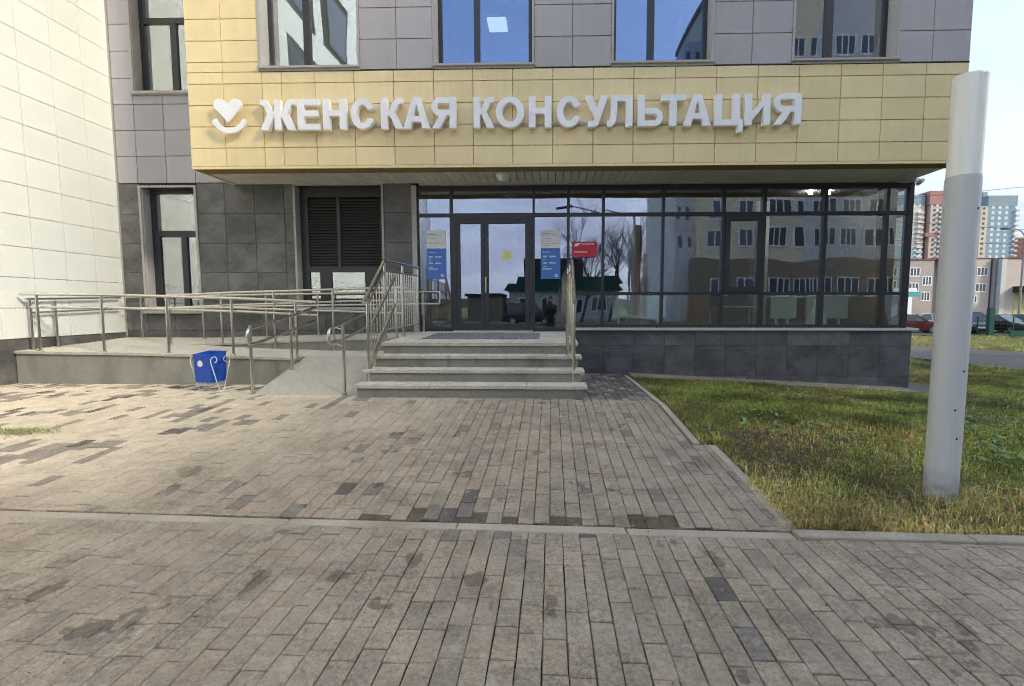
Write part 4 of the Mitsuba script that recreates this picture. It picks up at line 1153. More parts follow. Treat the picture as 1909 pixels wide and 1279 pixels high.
def blades(x, y, hgt, wid, dry, seed, lean=0.55):
    r = np.random.default_rng(seed)
    n = len(x)
    z = gz(x, y) + lawn_bump(x, y) * ((x > 1.4) & (y < 14.5)) - 0.006
    a = r.uniform(0, 2 * np.pi, n)
    ln = np.abs(r.normal(0, lean, n)) + 0.12
    d = np.stack([np.cos(a), np.sin(a), 0 * a], 1)
    s = np.stack([-np.sin(a), np.cos(a), 0 * a], 1)
    base = np.stack([x, y, z], 1)
    up = np.array([0, 0, 1.0])
    mid = base + d * (hgt * ln * 0.35)[:, None] + up * (hgt * 0.62)[:, None]
    tip = base + d * (hgt * ln * 1.05)[:, None] + up * (hgt * np.clip(1.0 - 0.35 * ln, 0.25, 1))[:, None]
    w = wid[:, None]
    v = np.stack([base - s * w, base + s * w, mid + s * w * 0.75, mid - s * w * 0.75, tip], 1).reshape(-1, 3)
    f = (np.arange(n) * 5)[:, None, None] + np.array([[0, 1, 2], [0, 2, 3], [3, 2, 4]])[None]
    pick = np.where(r.random(n) < dry, r.integers(3, 6, n), r.integers(0, 3, n))
    c = GRASS_TONES[pick] * np.array([2.5, 2.45, 2.5]) * r.uniform(0.45, 1.55, (n, 1)) * np.array([1, 1, 1])
    pp = np.stack([x, y, 0 * x], -1)
    c = c * (0.45 + 1.1 * np.clip((meshkit.fbm(pp * 1.6, 4, 31) - 0.3) * 2.2, 0, 1))[:, None]
    c = c * (1 + 0.25 * (meshkit.fbm(pp * 0.55, 3, 40)[:, None] - 0.5) * np.array([2.0, 0.6, 0.2]))
    c = np.repeat(c, 5, 0)
    return v, f.reshape(-1, 3), c


GR = thing('grass', 'green and straw coloured autumn grass of the lawns', 'grass', kind='stuff')
r = np.random.default_rng(21)
N = 330000
x = r.uniform(1.45, 12.0, N * 2)
y = 3.06 + (14.0 - 3.06) * r.random(N * 2) ** 1.35
ok = lawn_keep(x, y) & (x < 1.05 * y + 1.2) & ~((y > 8.62) & (x < 7.3) & (y < 12.3) & (x > 1.4) & ~((y < 8.75) & (x < 6.4)))
x, y = x[ok], y[ok]
pt = np.stack([x, y, 0 * x], -1)
dens = meshkit.fbm(pt * 1.1, 4, 5)
front = np.clip((4.6 - y) / 1.3, 0, 1)
okd = r.random(len(x)) < np.clip((dens - 0.24) * 5 - 0.30 * front, 0.42, 1)
x, y, dens, front = x[okd], y[okd], dens[okd], front[okd]
dry = np.clip(0.16 + 2.2 * (meshkit.fbm(np.stack([x * 0.8, y * 0.8, 0 * x + 3], -1), 4, 8) - 0.5) + 0.70 * front, 0.05, 0.97)
h = (0.022 + 0.065 * r.random(len(x)) ** 2.2) * (0.45 + 1.3 * np.clip(dens - 0.15, 0, 1)) * (1 + 0.3 * front)
va, fa_, ca = blades(x, y, h, 0.0016 + 0.0018 * r.random(len(x)), dry, 1)
# straw tufts round the lamp column and along the kerb
tx, ty, th_ = [], [], []
for (cx, cy, nb, rad, hh) in [(2.95, 3.52, 160, 0.14, 0.17), (2.62, 3.45, 120, 0.13, 0.14), (2.80, 3.36, 140, 0.16, 0.15), (3.35, 3.45, 170, 0.22, 0.16), (2.3, 3.3, 120, 0.2, 0.11), (3.9, 3.35, 170, 0.25, 0.14), (1.95, 3.35, 90, 0.2, 0.10), (4.4, 3.9, 200, 0.3, 0.14), (3.5, 4.4, 200, 0.3, 0.12), (2.6, 5.6, 200, 0.35, 0.10), (4.2, 6.8, 260, 0.4, 0.11), (3.1, 8.4, 200, 0.5, 0.13), (5.6, 8.3, 240, 0.6, 0.13), (1.62, 4.75, 150, 0.12, 0.09)]:
    tx.append(r.normal(cx, rad * 0.5, nb)); ty.append(r.normal(cy, rad * 0.5, nb)); th_.append(r.uniform(0.5, 1.0, nb) * hh)
tx.append(r.uniform(1.6, 4.6, 900)); ty.append(np.abs(r.normal(0, 0.03, 900)) + 3.062); th_.append(r.uniform(0.02, 0.07, 900))
n_e = 700
ye_ = r.uniform(3.1, 8.6, n_e); tx.append(np.where(ye_ < 4.66, 1.575, 1.435) + np.abs(r.normal(0, 0.03, n_e))); ty.append(ye_); th_.append(r.uniform(0.02, 0.075, n_e))
tx, ty, th_ = map(np.concatenate, (tx, ty, th_))
k_ = (ty > 3.06) & lawn_keep(tx, ty)
tx, ty, th_ = tx[k_], ty[k_], th_[k_]
vb, fb_, cb = blades(tx, ty, th_, np.full(len(tx), 0.0022), np.where(ty < 4.2, 0.75, 0.3), 2, 0.9)
# farther grass strips, coarser blades
N2 = 70000
x2 = r.uniform(6.8, 34, N2); y2 = r.uniform(12.5, 36.5, N2)
ok2 = ~np.array([False]) & (x2 / y2 > 0.66) & (x2 / y2 < 1.05) & ~(((x2 > 12.15) & (x2 < 24.5)) & (y2 < 34) & (x2 > 12.2 + np.clip(y2 - 17, 0, 20) * 0.13) & (x2 < np.interp(y2, [8, 16, 20.4, 24, 34], [24, 22, 19.35, 17.4, 17.6])))
x2, y2 = x2[ok2], y2[ok2]
vc, fc_, cc = blades(x2, y2, 0.07 + 0.06 * r.random(len(x2)), 0.004 + 0.004 * r.random(len(x2)), np.full(len(x2), 0.3), 3)
# weeds at the left edge of the forecourt
x3 = r.normal(-5.15, 0.22, 1500); y3 = r.normal(4.62, 0.07, 1500)
vd, fd_, cd = blades(x3, y3, 0.012 + 0.022 * r.random(1500), np.full(1500, 0.002), np.full(1500, 0.15), 4)
V_, F_, C_, at = [], [], [], 0
for vv, ff, cc_ in ((va, fa_, ca), (vb, fb_, cb), (vc, fc_, cc), (vd, fd_, cd)):
    V_.append(vv); F_.append(ff + at); C_.append(cc_); at += len(vv)
scene[GR] = mikit.ply((np.vstack(V_), np.vstack(F_)), 'm_grass', color=np.vstack(C_))
# broad-leaved weeds and fallen leaves
LV = thing('fallen_leaves', 'brown fallen leaves and broad weeds scattered through the grass', 'leaves', kind='stuff')
n = 4200
x4 = r.uniform(1.6, 8, n); y4 = 3.1 + 6 * r.random(n) ** 1.2
k4 = lawn_keep(x4, y4) & (y4 < 8.6)
x4, y4 = x4[k4], y4[k4]
n = len(x4)
a = r.uniform(0, 6.28, n); s4 = r.uniform(0.010, 0.026, n)
weed = (np.hypot(x4 - 4.3, y4 - 4.7) < 0.75) | (np.hypot(x4 - 2.6, y4 - 5.3) < 0.6) | (np.hypot(x4 - 4.6, y4 - 5.9) < 0.5) | (np.hypot(x4 - 3.4, y4 - 7.4) < 0.5)
s4 = np.where(weed, s4 * 1.7, s4)
z4 = gz(x4, y4) + lawn_bump(x4, y4) + np.where(weed, 0.06, 0.035)
d = np.stack([np.cos(a), np.sin(a), r.normal(0, 0.35, n)], 1); e = np.stack([-np.sin(a), np.cos(a), r.normal(0, 0.35, n)], 1)
c4 = np.stack([x4, y4, z4], 1)
s_ = s4[:, None]
v = np.stack([c4 - d * s_, c4 - e * s_ * 0.55, c4 + d * s_, c4 + e * s_ * 0.55], 1).reshape(-1, 3)
f = (np.arange(n) * 4)[:, None, None] + np.array([[0, 1, 2], [0, 2, 3]])[None]
col = np.where(weed[:, None], np.array([0.13, 0.22, 0.085]), np.array([0.15, 0.085, 0.045])) * r.uniform(0.6, 1.4, (n, 1))
n5 = 420
x5 = r.uniform(-5, 4.5, n5); y5 = r.uniform(1.5, 6.5, n5)
c5 = np.stack([x5, y5, gz(x5, y5) + 0.004], 1)
a5 = r.uniform(0, 6.28, n5); s5 = r.uniform(0.003, 0.012, n5)[:, None]
d5 = np.stack([np.cos(a5), np.sin(a5), r.normal(0, 0.15, n5)], 1); e5 = np.stack([-np.sin(a5), np.cos(a5), r.normal(0, 0.2, n5)], 1)
v5 = np.stack([c5 - d5 * s5, c5 - e5 * s5 * 0.5, c5 + d5 * s5, c5 + e5 * s5 * 0.5], 1).reshape(-1, 3)
f5 = (np.arange(n5) * 4)[:, None, None] + np.array([[0, 1, 2], [0, 2, 3]])[None] + len(v)
col = np.vstack([col, np.array([0.16, 0.10, 0.055]) * r.uniform(0.4, 1.7, (n5, 1))])
v, f = np.vstack([v, v5]), np.vstack([f.reshape(-1, 3), f5.reshape(-1, 3)])
scene[LV] = mikit.ply((v, f.reshape(-1, 3)), 'm_grass', color=np.repeat(col, 4, 0))

# ================================================================ bin
t = thing('litter_bin', 'blue metal litter bin hanging in a white scrolled stand', 'bin')
BM = mat((-4.66, 6.66, float(gz(-4.66, 6.66))), math.radians(-12))
def bin_wall():
    bw, bd, tw, td, z0, z1, th = 0.131, 0.120, 0.137, 0.132, 0.13, 0.535, 0.006
    def rect(w, d, z):
        return [[-w, -d, z], [w, -d, z], [w, d, z], [-w, d, z]]
    zf = z1
    v = rect(bw, bd, z0) + [[-tw, -td, z1 - 0.03], [tw, -td, z1 - 0.03], [tw, td, z1], [-tw, td, z1]] + [[-tw + th, -td + th, z1 - 0.03], [tw - th, -td + th, z1 - 0.03], [tw - th, td - th, z1], [-tw + th, td - th, z1]] + rect(bw - th, bd - th, z0 + 0.01)
    f = [[0, 2, 1], [0, 3, 2], [12, 13, 14], [12, 14, 15]]
    for r_ in (0, 4, 8):
        for j in range(4):
            k = (j + 1) % 4
            f += [[r_ + j, r_ + k, r_ + 4 + k], [r_ + j, r_ + 4 + k, r_ + 4 + j]]
    return np.array(v), np.array(f)
put('bucket', xf(bin_wall(), BM), 'm_blue', t)
rim = [(-0.143, -0.138, 0.505), (0.143, -0.138, 0.505), (0.143, 0.138, 0.537), (-0.143, 0.138, 0.537), (-0.143, -0.138, 0.505)]
put('rim', xf(tube(rim, 0.006, 6), BM), 'm_blue', t)
put('round_sticker', xf(extrude_xz(affinity.translate(Point(0, 0).buffer(0.043, 24), -0.03, 0.385), -0.1335, -0.1315), BM @ mat(rx=0.0)), 'm_white_paint', t)
def spiral(cx, cz, r0, r1, a0, a1, n=18):
    return [(cx + (r0 + (r1 - r0) * u) * math.cos(a0 + (a1 - a0) * u), cz + (r0 + (r1 - r0) * u) * math.sin(a0 + (a1 - a0) * u)) for u in np.linspace(0, 1, n)]
for sx in (-1, 1):
    k = key_for('side_frame', t)
    for sy in (-1, 1):
        pts = [(0.02, 0.0)] + [(0.045, 0.04), (0.085, 0.18), (0.125, 0.31), (0.15, 0.40)] + spiral(0.092, 0.43, 0.062, 0.025, -0.2, 4.9)
        p3 = [(sx * 0.168, sy * a, b) for a, b in pts]
        put('scroll_leg', xf(tube(p3, 0.0052, 8), BM), 'm_white_paint', k, smooth=50)
    put('axle', xf(tube([(sx * 0.132, 0, 0.40), (sx * 0.178, 0, 0.40)], 0.008, 8), BM), 'm_black', k)
    put('foot', xf(bx(sx * 0.168 - 0.03, sx * 0.168 + 0.03, -0.05, 0.05, -0.01, 0.006), BM), 'm_white_paint', k)

# ================================================================ light column
t = thing('light_column', 'tall grey column with translucent white lamp section standing in the grass', 'street lamp')
cxp, cyp = 2.805, 3.58
zg = float(gz(cxp, cyp))
lean = mat((cxp, cyp, zg), rx=0.0, ry=math.radians(0.35))
put('column', xf(lathe([(0, -0.1), (0.102, -0.1), (0.102, 2.262), (0.096, 2.274), (0, 2.274)], 48), lean), 'm_pole_grey', t, smooth=40)
put('diffuser', xf(lathe([(0, 2.2745), (0.099, 2.2745), (0.099, 2.30), (0.097, 2.305), (0.097, 2.915), (0.0, 2.915)], 48), lean), 'm_diffuser', t, smooth=40)
put('cap', xf(lathe([(0, 2.9155), (0.0985, 2.9155), (0.0985, 2.932), (0.095, 2.938), (0, 2.94)], 48), lean), 'm_diffuser', t, smooth=40)
for a, z in ((-1.35, 0.95), (-1.5, 0.48), (-1.75, 0.68), (-1.2, 2.05)):
    put('screw', xf(cat(lathe([(0, 0), (0.008, 0), (0.006, 0.004), (0, 0.004)], 10)), lean @ mat((0.102 * math.cos(a), 0.102 * math.sin(a), z)) @ mat(rz=a) @ mat(ry=math.pi / 2)), 'm_black', t)


# ================================================================ cars
def car(loc, rz, paint, label, suv=False, group='cars in the far parking lot'):
    t = thing('parked_car', label, 'car', group)
    M_ = mat(loc, rz)
    hr = 1.62 if suv else 1.44
    # stations: x, belt z, roof z (0 = no greenhouse), half width belt, half width roof
    st = [(-2.15, 0.62, 0, 0.70, 0), (-2.08, 0.86, 0, 0.80, 0), (-1.75 if not suv else -2.0, 0.93, 0, 0.86, 0), (-1.05 if not suv else -1.7, 0.95, hr - 0.05, 0.88, 0.60), (-0.4, 0.95, hr, 0.89, 0.64), (0.25, 0.94, hr - 0.03, 0.89, 0.63), (1.05, 0.92, 0, 0.88, 0), (1.75, 0.82, 0, 0.84, 0), (2.08, 0.70, 0, 0.74, 0), (2.17, 0.50, 0, 0.66, 0)]
    n = len(st)
    zb = [0.32, 0.24, 0.22, 0.22, 0.22, 0.22, 0.22, 0.22, 0.26, 0.34]
    v, f = [], []
    for (x, b, r_, wb, wr), z0 in zip(st, zb):
        mid = (b + z0) / 2 + 0.08
        v += [[x, -wb * 0.94, z0], [x, -wb * 1.02, mid], [x, -wb * 0.97, b], [x, -wb * 0.45, b + 0.035], [x, wb * 0.45, b + 0.035], [x, wb * 0.97, b], [x, wb * 1.02, mid], [x, wb * 0.94, z0]]
    for i in range(n - 1):
        for j in range(8):
            k = (j + 1) % 8
            a = i * 8
            f += [[a + j, a + 8 + k, a + 8 + j], [a + j, a + k, a + 8 + k]]
    for a, o in ((0, 1), ((n - 1) * 8, -1)):
        for j in range(1, 7):
            f.append([a, a + j, a + j + 1][::o])
    put('body', xf((np.array(v), np.array(f)), M_), 'm_car_' + paint, t, smooth=35)
    g = [s for s in st if s[2]]
    i0 = st.index(g[0]) - 1
    seq = [st[i0]] + g + [st[st.index(g[-1]) + 1]]
    v, f = [], []
    for x, b, r_, wb, wr in seq:
        z1 = r_ if r_ else b + 0.03
        w1 = wr if r_ else wb * 0.80
        v += [[x, -wb * 0.95, b - 0.01], [x, -w1, z1], [x, w1, z1], [x, wb * 0.95, b - 0.01]]
    for i in range(len(seq) - 1):
        for j in range(3):
            f += [[i * 4 + j, i * 4 + 4 + j + 1, i * 4 + 4 + j], [i * 4 + j, i * 4 + j + 1, i * 4 + 4 + j + 1]]
    put('windows', xf((np.array(v), np.array(f)), M_), 'm_car_glass', t)
    rf = []
    for x, b, r_, wb, wr in g:
        rf += [[x, -wr * 1.02, r_ + 0.004], [x, -wr * 0.5, r_ + 0.028], [x, wr * 0.5, r_ + 0.028], [x, wr * 1.02, r_ + 0.004]]
    f = []
    for i in range(len(g) - 1):
        for j in range(3):
            f += [[i * 4 + j, i * 4 + 4 + j, i * 4 + 5 + j], [i * 4 + j, i * 4 + 5 + j, i * 4 + 1 + j]]
    put('roof', xf((np.array(rf), np.array(f)), M_), 'm_car_' + paint, t, smooth=35)
    for s in (-1, 1):
        for a, b in ((seq[0], seq[1]), (seq[-2], seq[-1]), (seq[2], seq[2])):
            p = [a[0], s * a[3] * 0.95 if not a[2] else s * a[4] * 1.01, a[2] or a[1]]
            q = [b[0], s * b[3] * 0.95, b[1]] if (a is b or not b[2]) else [b[0], s * b[4] * 1.01, b[2]]
            put('pillar', xf(tube([p, q], 0.03, 6), M_), 'm_car_' + paint, t)
    for x in (-1.32, 1.32):
        for s in (-1, 1):
            k = key_for('wheel', t)
            Wm = M_ @ mat((x, s * 0.80, 0.315), rx=math.pi / 2)
            put('tyre', xf(lathe([(0.20, -0.1), (0.30, -0.1), (0.315, -0.06), (0.315, 0.06), (0.30, 0.1), (0.20, 0.1)], 22), Wm), 'm_rubber', k, smooth=40)
            put('rim', xf(lathe([(0, -0.085), (0.19, -0.088), (0.205, -0.095), (0.205, 0.095), (0.19, 0.088), (0, 0.085)], 16), Wm), 'm_alloy', k, smooth=40)
    for s in (-1, 1):
        put('headlight', xf(bx(1.98, 2.115, s * 0.58 - 0.13, s * 0.58 + 0.13, 0.60, 0.70), M_), 'm_lamp_glass', t)
        put('tail_light', xf(bx(-2.13, -2.0, s * 0.62 - 0.1, s * 0.62 + 0.1, 0.70, 0.84), M_), 'm_red', t)
        put('mirror', xf(bx(0.72, 0.86, s * 0.98 - 0.09, s * 0.98 + 0.09, 0.93, 1.06), M_), 'm_car_' + paint, t)
    put('bumper_strip', xf(bx(2.12, 2.185, -0.5, 0.5, 0.36, 0.44), M_), 'm_black', t)
    put('number_plate', xf(bx(2.186, 2.192, -0.26, 0.26, 0.46, 0.56), M_), 'm_plate', t)
    return t


cz = -0.66
car((28.1, 40.0, cz), math.radians(-20), 'red', 'dark red car parked just past the corner of the glazed hall')
car((32.4, 39.6, cz), math.radians(-112), 'black', 'black off-road car parked directly behind the light column', suv=True)
car((34.9, 39.8, cz), math.radians(-75), 'black', 'black saloon car parked just right of the light column')
car((37.4, 40.2, cz), math.radians(-70), 'dark', 'dark blue car at the right end of the parked row')
car((31.2, 43.0, cz), math.radians(170), 'silver', 'silver car parked behind the dark red one')
car((-1.6, -18.5, float(gz(-1.6, -18.5)) + 0.03), math.radians(3), 'dark', 'dark car on the road, mirrored in the entrance door', suv=True, group=None)

# fence between grass strip and parking
t = thing('mesh_fence', 'low green wire mesh fence in front of the parked cars', 'fence')
fy = 36.6
for k in range(9):
    x = 25.5 + 2.5 * k
    z = float(gz(x, fy))
    put('post', bx(x - 0.03, x + 0.03, fy - 0.03, fy + 0.03, z, z + 1.35), 'm_fence_green', t)
wires = []
for z in np.arange(0.15, 1.3, 0.22):
    wires.append(tube([(25.5, fy, -0.68 + z + 0.02), (45.5, fy, -0.68 + z)], 0.006, 4))
for x in np.arange(25.6, 45.5, 0.25):
    wires.append(tube([(x, fy, -0.62), (x, fy, 0.60)], 0.004, 3, caps=False))
put('wire_mesh', cat(*wires), 'm_fence_green', t)
t = thing('gate_pillar', 'dark green fence pillar just right of the light column', 'post')
put('pillar', bx(31.0, 31.35, 36.2, 36.5, -0.7, 1.25), 'm_fence_green', t)
t = thing('notice_board', 'low green board standing by the fence near the right edge', 'sign')
put('board', bx(30.5, 32.4, 34.0, 34.05, -0.62, -0.22), 'm_fence_green', t)
put('leg', bx(30.7, 30.76, 34.051, 34.10, -0.75, -0.3), 'm_fence_green', t)
put('leg', bx(32.1, 32.16, 34.051, 34.10, -0.75, -0.3), 'm_fence_green', t)

# ================================================================ far buildings at the right
def far_window(parent, x0, x1, z0, z1, y, leaves=3, s=-1):
    k = key_for('window', parent)
    def bx(x0, x1, y0, y1, z0, z1, B_=globals()['bx']):
        return B_(x0, x1, y0, y1, z0, z1) if s < 0 else B_(x0, x1, 2 * y - y1, 2 * y - y0, z0, z1)
    put('pane', bx(x0, x1, y - 0.03, y + 0.02, z0, z1), 'm_far_window', k)
    fr = [bx(x0 - 0.1, x1 + 0.1, y - 0.06, y + 0.02, z0 - 0.16, z0), bx(x0 - 0.1, x1 + 0.1, y - 0.06, y + 0.02, z1, z1 + 0.10), bx(x0 - 0.1, x0, y - 0.06, y + 0.02, z0, z1), bx(x1, x1 + 0.1, y - 0.06, y + 0.02, z0, z1)]
    for i in range(1, leaves):
        x = x0 + (x1 - x0) * i / leaves
        fr.append(bx(x - 0.06, x + 0.06, y - 0.06, y - 0.031, z0, z1))
    put('frame', cat(*fr), 'm_white_paint', k)


YS = 80.0
t = thing('school_building', 'low pinkish brick building with white framed windows behind the parked cars', 'building')
put('wall', bx(44, 59.5, YS, YS + 12, -1, 8.6), 'm_school', t)
put('wall', bx(59.51, 65.4, YS + 3.0, YS + 12, -1, 8.75), 'm_school_shade', t)  # shade on this set-back part is painted as a darker wall colour
put('wall', bx(65.41, 68.5, YS + 0.5, YS + 12, -1, 8.8), 'm_school_pink', t)
put('wall', bx(69.9, 90, YS - 0.6, YS + 12, -1, 8.7), 'm_school_pink', t)
put('corner_strip', bx(69.15, 69.89, YS - 0.7, YS + 5, -1, 8.72), 'm_pale_wall', t)
put('downpipe', tube([(68.8, YS + 0.2, 8.7), (68.8, YS + 0.2, 1.2)], 0.24, 8), 'm_school_shade', t)
put('roof_edge', cat(bx(43.9, 59.6, YS - 0.15, YS + 12.1, 8.6, 8.76), bx(59.61, 69.1, YS + 0.4, YS + 12.1, 8.81, 8.96), bx(69.11, 90, YS - 0.75, YS + 12.1, 8.73, 8.88)), 'm_brown_red', t)
for x0, x1, z0, z1 in ((55.9, 57.3, 6.2, 7.35), (57.9, 59.1, 4.8, 6.0), (55.8, 57.2, 3.9, 5.0), (57.8, 59.0, 2.4, 3.6), (52.4, 53.8, 6.2, 7.35), (52.4, 53.8, 4.3, 5.4)):
    far_window(t, x0, x1, z0, z1, YS)
for x0, x1, z0, z1 in ((66.5, 68.0, 6.3, 7.4), (66.4, 67.9, 3.8, 4.9), (65.7, 66.6, 2.1, 3.0)):
    far_window(t, x0, x1, z0, z1, YS + 0.5)
put('entrance_canopy', bx(50.2, 55.6, YS - 3.0, YS - 0.01, 2.95, 3.6), 'm_canopy_teal', t)
put('canopy_fascia', bx(51.5, 54.9, YS - 3.05, YS - 2.5, 3.61, 4.2), 'm_white_paint', t)
put('canopy_post', bx(53.7, 54.4, YS - 2.9, YS - 2.3, 0.0, 2.94), 'm_white_paint', t)
put('loading_canopy', bx(71.1, 88, YS - 3.0, YS - 0.61, 3.6, 4.5), 'm_black', t)
put('lime_base', bx(71.4, 88, YS - 0.66, YS - 0.601, 0, 3.6), 'm_lime_wall', t)

YT = 320.0


def tower(label, blocks, wins, balcony=None):
    t = thing('apartment_tower', label, 'tower')
    for nm, mt, x0, x1, y0, z0, z1 in blocks:
        put(nm, bx(x0, x1, y0, y0 + 18, z0, z1), mt, t)
    ms = []
    for mt, xs, zs, w, h, y in wins:
        for x in xs:
            for z in zs:
                ms.append(bx(x, x + w, y - 0.12, y + 0.1, z, z + h))
        k = put('window_grid', cat(*ms), mt, t)
        tag(k, kind='stuff')
        ms = []
    for x0, x1, y in balcony or ():
        for z in np.arange(6, 62, 3.0):
            put('balcony', bx(x0, x1, y - 1.1, y - 0.01, z - 1.2, z - 0.1), 'm_pale_wall', t)
    return t


fl = np.arange(6, 64, 3.0)
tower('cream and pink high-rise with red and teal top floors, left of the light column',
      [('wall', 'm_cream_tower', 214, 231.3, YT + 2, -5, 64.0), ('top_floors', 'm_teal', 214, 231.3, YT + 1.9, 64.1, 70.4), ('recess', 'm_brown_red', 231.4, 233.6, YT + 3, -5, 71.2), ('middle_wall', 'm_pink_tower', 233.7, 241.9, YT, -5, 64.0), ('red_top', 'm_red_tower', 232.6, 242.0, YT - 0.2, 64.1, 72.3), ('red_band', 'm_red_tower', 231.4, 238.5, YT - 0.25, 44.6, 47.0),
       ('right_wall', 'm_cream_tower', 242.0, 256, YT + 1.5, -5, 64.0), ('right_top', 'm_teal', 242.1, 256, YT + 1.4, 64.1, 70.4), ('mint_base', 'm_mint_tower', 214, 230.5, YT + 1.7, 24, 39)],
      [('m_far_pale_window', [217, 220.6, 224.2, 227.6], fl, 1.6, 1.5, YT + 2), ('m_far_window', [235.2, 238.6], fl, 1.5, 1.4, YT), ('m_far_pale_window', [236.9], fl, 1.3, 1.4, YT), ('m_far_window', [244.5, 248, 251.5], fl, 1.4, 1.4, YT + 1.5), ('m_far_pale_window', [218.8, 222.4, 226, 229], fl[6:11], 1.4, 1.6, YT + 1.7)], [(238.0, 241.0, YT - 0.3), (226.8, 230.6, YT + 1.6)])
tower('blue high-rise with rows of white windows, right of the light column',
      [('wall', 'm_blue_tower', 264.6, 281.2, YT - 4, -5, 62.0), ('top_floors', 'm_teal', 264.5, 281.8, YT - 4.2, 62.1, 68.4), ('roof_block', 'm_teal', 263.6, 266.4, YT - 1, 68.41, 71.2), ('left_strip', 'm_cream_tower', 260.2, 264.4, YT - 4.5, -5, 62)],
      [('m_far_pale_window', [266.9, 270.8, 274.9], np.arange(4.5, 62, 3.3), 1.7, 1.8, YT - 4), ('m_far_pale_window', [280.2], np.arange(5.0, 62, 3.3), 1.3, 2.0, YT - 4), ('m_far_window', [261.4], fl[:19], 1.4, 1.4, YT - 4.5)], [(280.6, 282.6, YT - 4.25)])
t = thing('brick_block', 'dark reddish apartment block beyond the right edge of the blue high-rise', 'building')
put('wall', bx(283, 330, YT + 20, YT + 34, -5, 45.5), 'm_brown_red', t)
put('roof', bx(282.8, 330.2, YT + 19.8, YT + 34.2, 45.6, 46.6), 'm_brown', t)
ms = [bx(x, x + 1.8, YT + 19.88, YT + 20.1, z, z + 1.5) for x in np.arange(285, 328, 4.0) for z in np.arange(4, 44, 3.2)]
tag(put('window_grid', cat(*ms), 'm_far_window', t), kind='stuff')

# street lamp and overhead wires
t = thing('street_lamp', 'tall thin street lamp with curved arm at the right edge of the parking lot', 'street lamp')
put('pole', tube([(51.0, 56.0, -0.7), (51.0, 56.0, 7.0)], [0.12, 0.09], 8), 'm_school_shade', t, smooth=40)
put('arm', tube([(51.0, 56.0, 7.0), (51.0, 56.0, 8.9), (50.6, 56, 9.5), (50.0, 56, 9.7), (49.3, 56, 9.75)], 0.06, 8, 0.6), 'm_school_shade', t, smooth=40)
put('lamp_head', xf(cat(trimesh.creation.icosphere(2, 1.0)), mat((48.9, 56, 9.75)) @ np.diag([0.55, 0.2, 0.12, 1])), 'm_black', t, smooth=40)
for nm, y, z0, z1 in (('upper', 70.0, 15.8, 17.8), ('middle', 70.0, 12.6, 11.4), ('lower', 72.0, 10.4, 9.9)):
    t = thing('overhead_wire', f'{nm} of the thin overhead wires crossing before the high-rises', 'wire')
    xs_ = np.linspace(30, 110, 24)
    scene[t] = mikit.ply(tube([(x, y, z0 + (z1 - z0) * (x - 48) / 20 - 0.0 + 0.0012 * (x - 70) ** 2 * 0.3) for x in xs_], 0.035, 5), 'm_black')

# ================================================================ what the glass mirrors: behind the camera
t = thing('apartment_building', 'beige apartment building opposite, mirrored in the hall glazing', 'building')
AX0, AX1, AY = 12.2, 36.0, -33.5
put('wall', bx(AX0 + 3.0, AX1, AY - 14, AY, 6.2, 32), 'm_beige', t)
put('grey_wall', bx(AX1 - 10.4, AX1 - 0.01, AY, AY + 0.05, 6.2, 32), 'm_grey_brick', t)
put('left_wall', bx(AX0 + 0.8, AX0 + 2.99, AY - 18, AY - 1.5, -1, 27.5), 'm_grey_brick', t)
put('base_storeys', bx(AX0 + 2.5, AX1, AY - 14, AY + 0.10, -1, 6.2), 'm_brown', t)
put('roof', bx(AX0 + 2.8, AX1, AY - 14.2, AY + 0.3, 32, 32.5), 'm_brown', t)
for fz in [2.6] + [7.6 + 2.95 * k for k in range(7)]:
    for x0, w in ((16.2, 1.5), (19.3, 1.3), (22.3, 1.9), (24.9, 2.0), (26.7, 1.9), (29.3, 1.9), (32.2, 1.9)):
        yy = AY + (0.10 if fz < 6 else 0.05 if x0 > 25.5 else 0.0)
        far_window(t, x0, x0 + w, fz, fz + 1.65, yy, 2 if w < 1.6 else 3, 1)
for fz in [7.6 + 2.95 * k for k in range(7)]:
    for x0 in (13.3, 14.3):
        k = key_for('window', t)
        put('pane', bx(x0, x0 + 0.35, AY - 1.52, AY - 1.45, fz, fz + 1.2), 'm_far_window', k)
t = thing('added_shade_block', 'unseen tall apartment block added off to the right to shade the clinic', 'building')  # unseen block, placed and sized to cast shade on facade and paving
put('wall', bx(33, 60, -14, -2, -1, 29.3), 'm_beige', t)
put('wing', bx(33, 60, -31.0, -14.01, -1, 24.0), 'm_grey_brick', t)
put('roof', bx(32.8, 60.2, -14.0, -1.8, 29.3, 29.8), 'm_brown', t)
for fz in np.arange(2, 27, 3.0):
    for y0 in (-12, -8.5, -5):
        put('window', bx(32.96, 33.05, y0, y0 + 1.8, fz, fz + 1.6), 'm_far_window', t)

t = thing('green_roofed_house', 'pale house with green tiered roof across the road, mirrored in the door', 'building')
gy0 = -30.0
put('wall', bx(-4.2, 6.5, gy0 - 10, gy0, -0.5, 2.9), 'm_pale_wall', t)
put('lower_roof', extrude_xz(Polygon([(-4.7, 2.9), (6.9, 2.9), (6.2, 3.6), (-4.2, 3.6)]), gy0 - 10.4, gy0 + 0.4), 'm_green_roof', t)
put('roof_band', extrude_xz(Polygon([(-3.4, 3.6), (6.9, 3.6), (6.4, 4.3), (-3.2, 4.3)]), gy0 - 9, gy0 + 0.2), 'm_green_roof', t)
put('upper_storey', bx(-2.7, 2.9, gy0 - 8, gy0 - 0.5, 4.3, 6.1), 'm_black', t)
for x in (-3.2, -0.8, 1.6, 4.0):
    far_window(t, x, x + 1.2, 0.9, 2.2, gy0, 2, 1)
t = thing('long_shed', 'low dark shed left of the green roofed house, mirrored in the narrow door leaf', 'building')
put('wall', bx(-7.5, -4.9, -34, -28, -0.5, 2.3), 'm_brown', t)
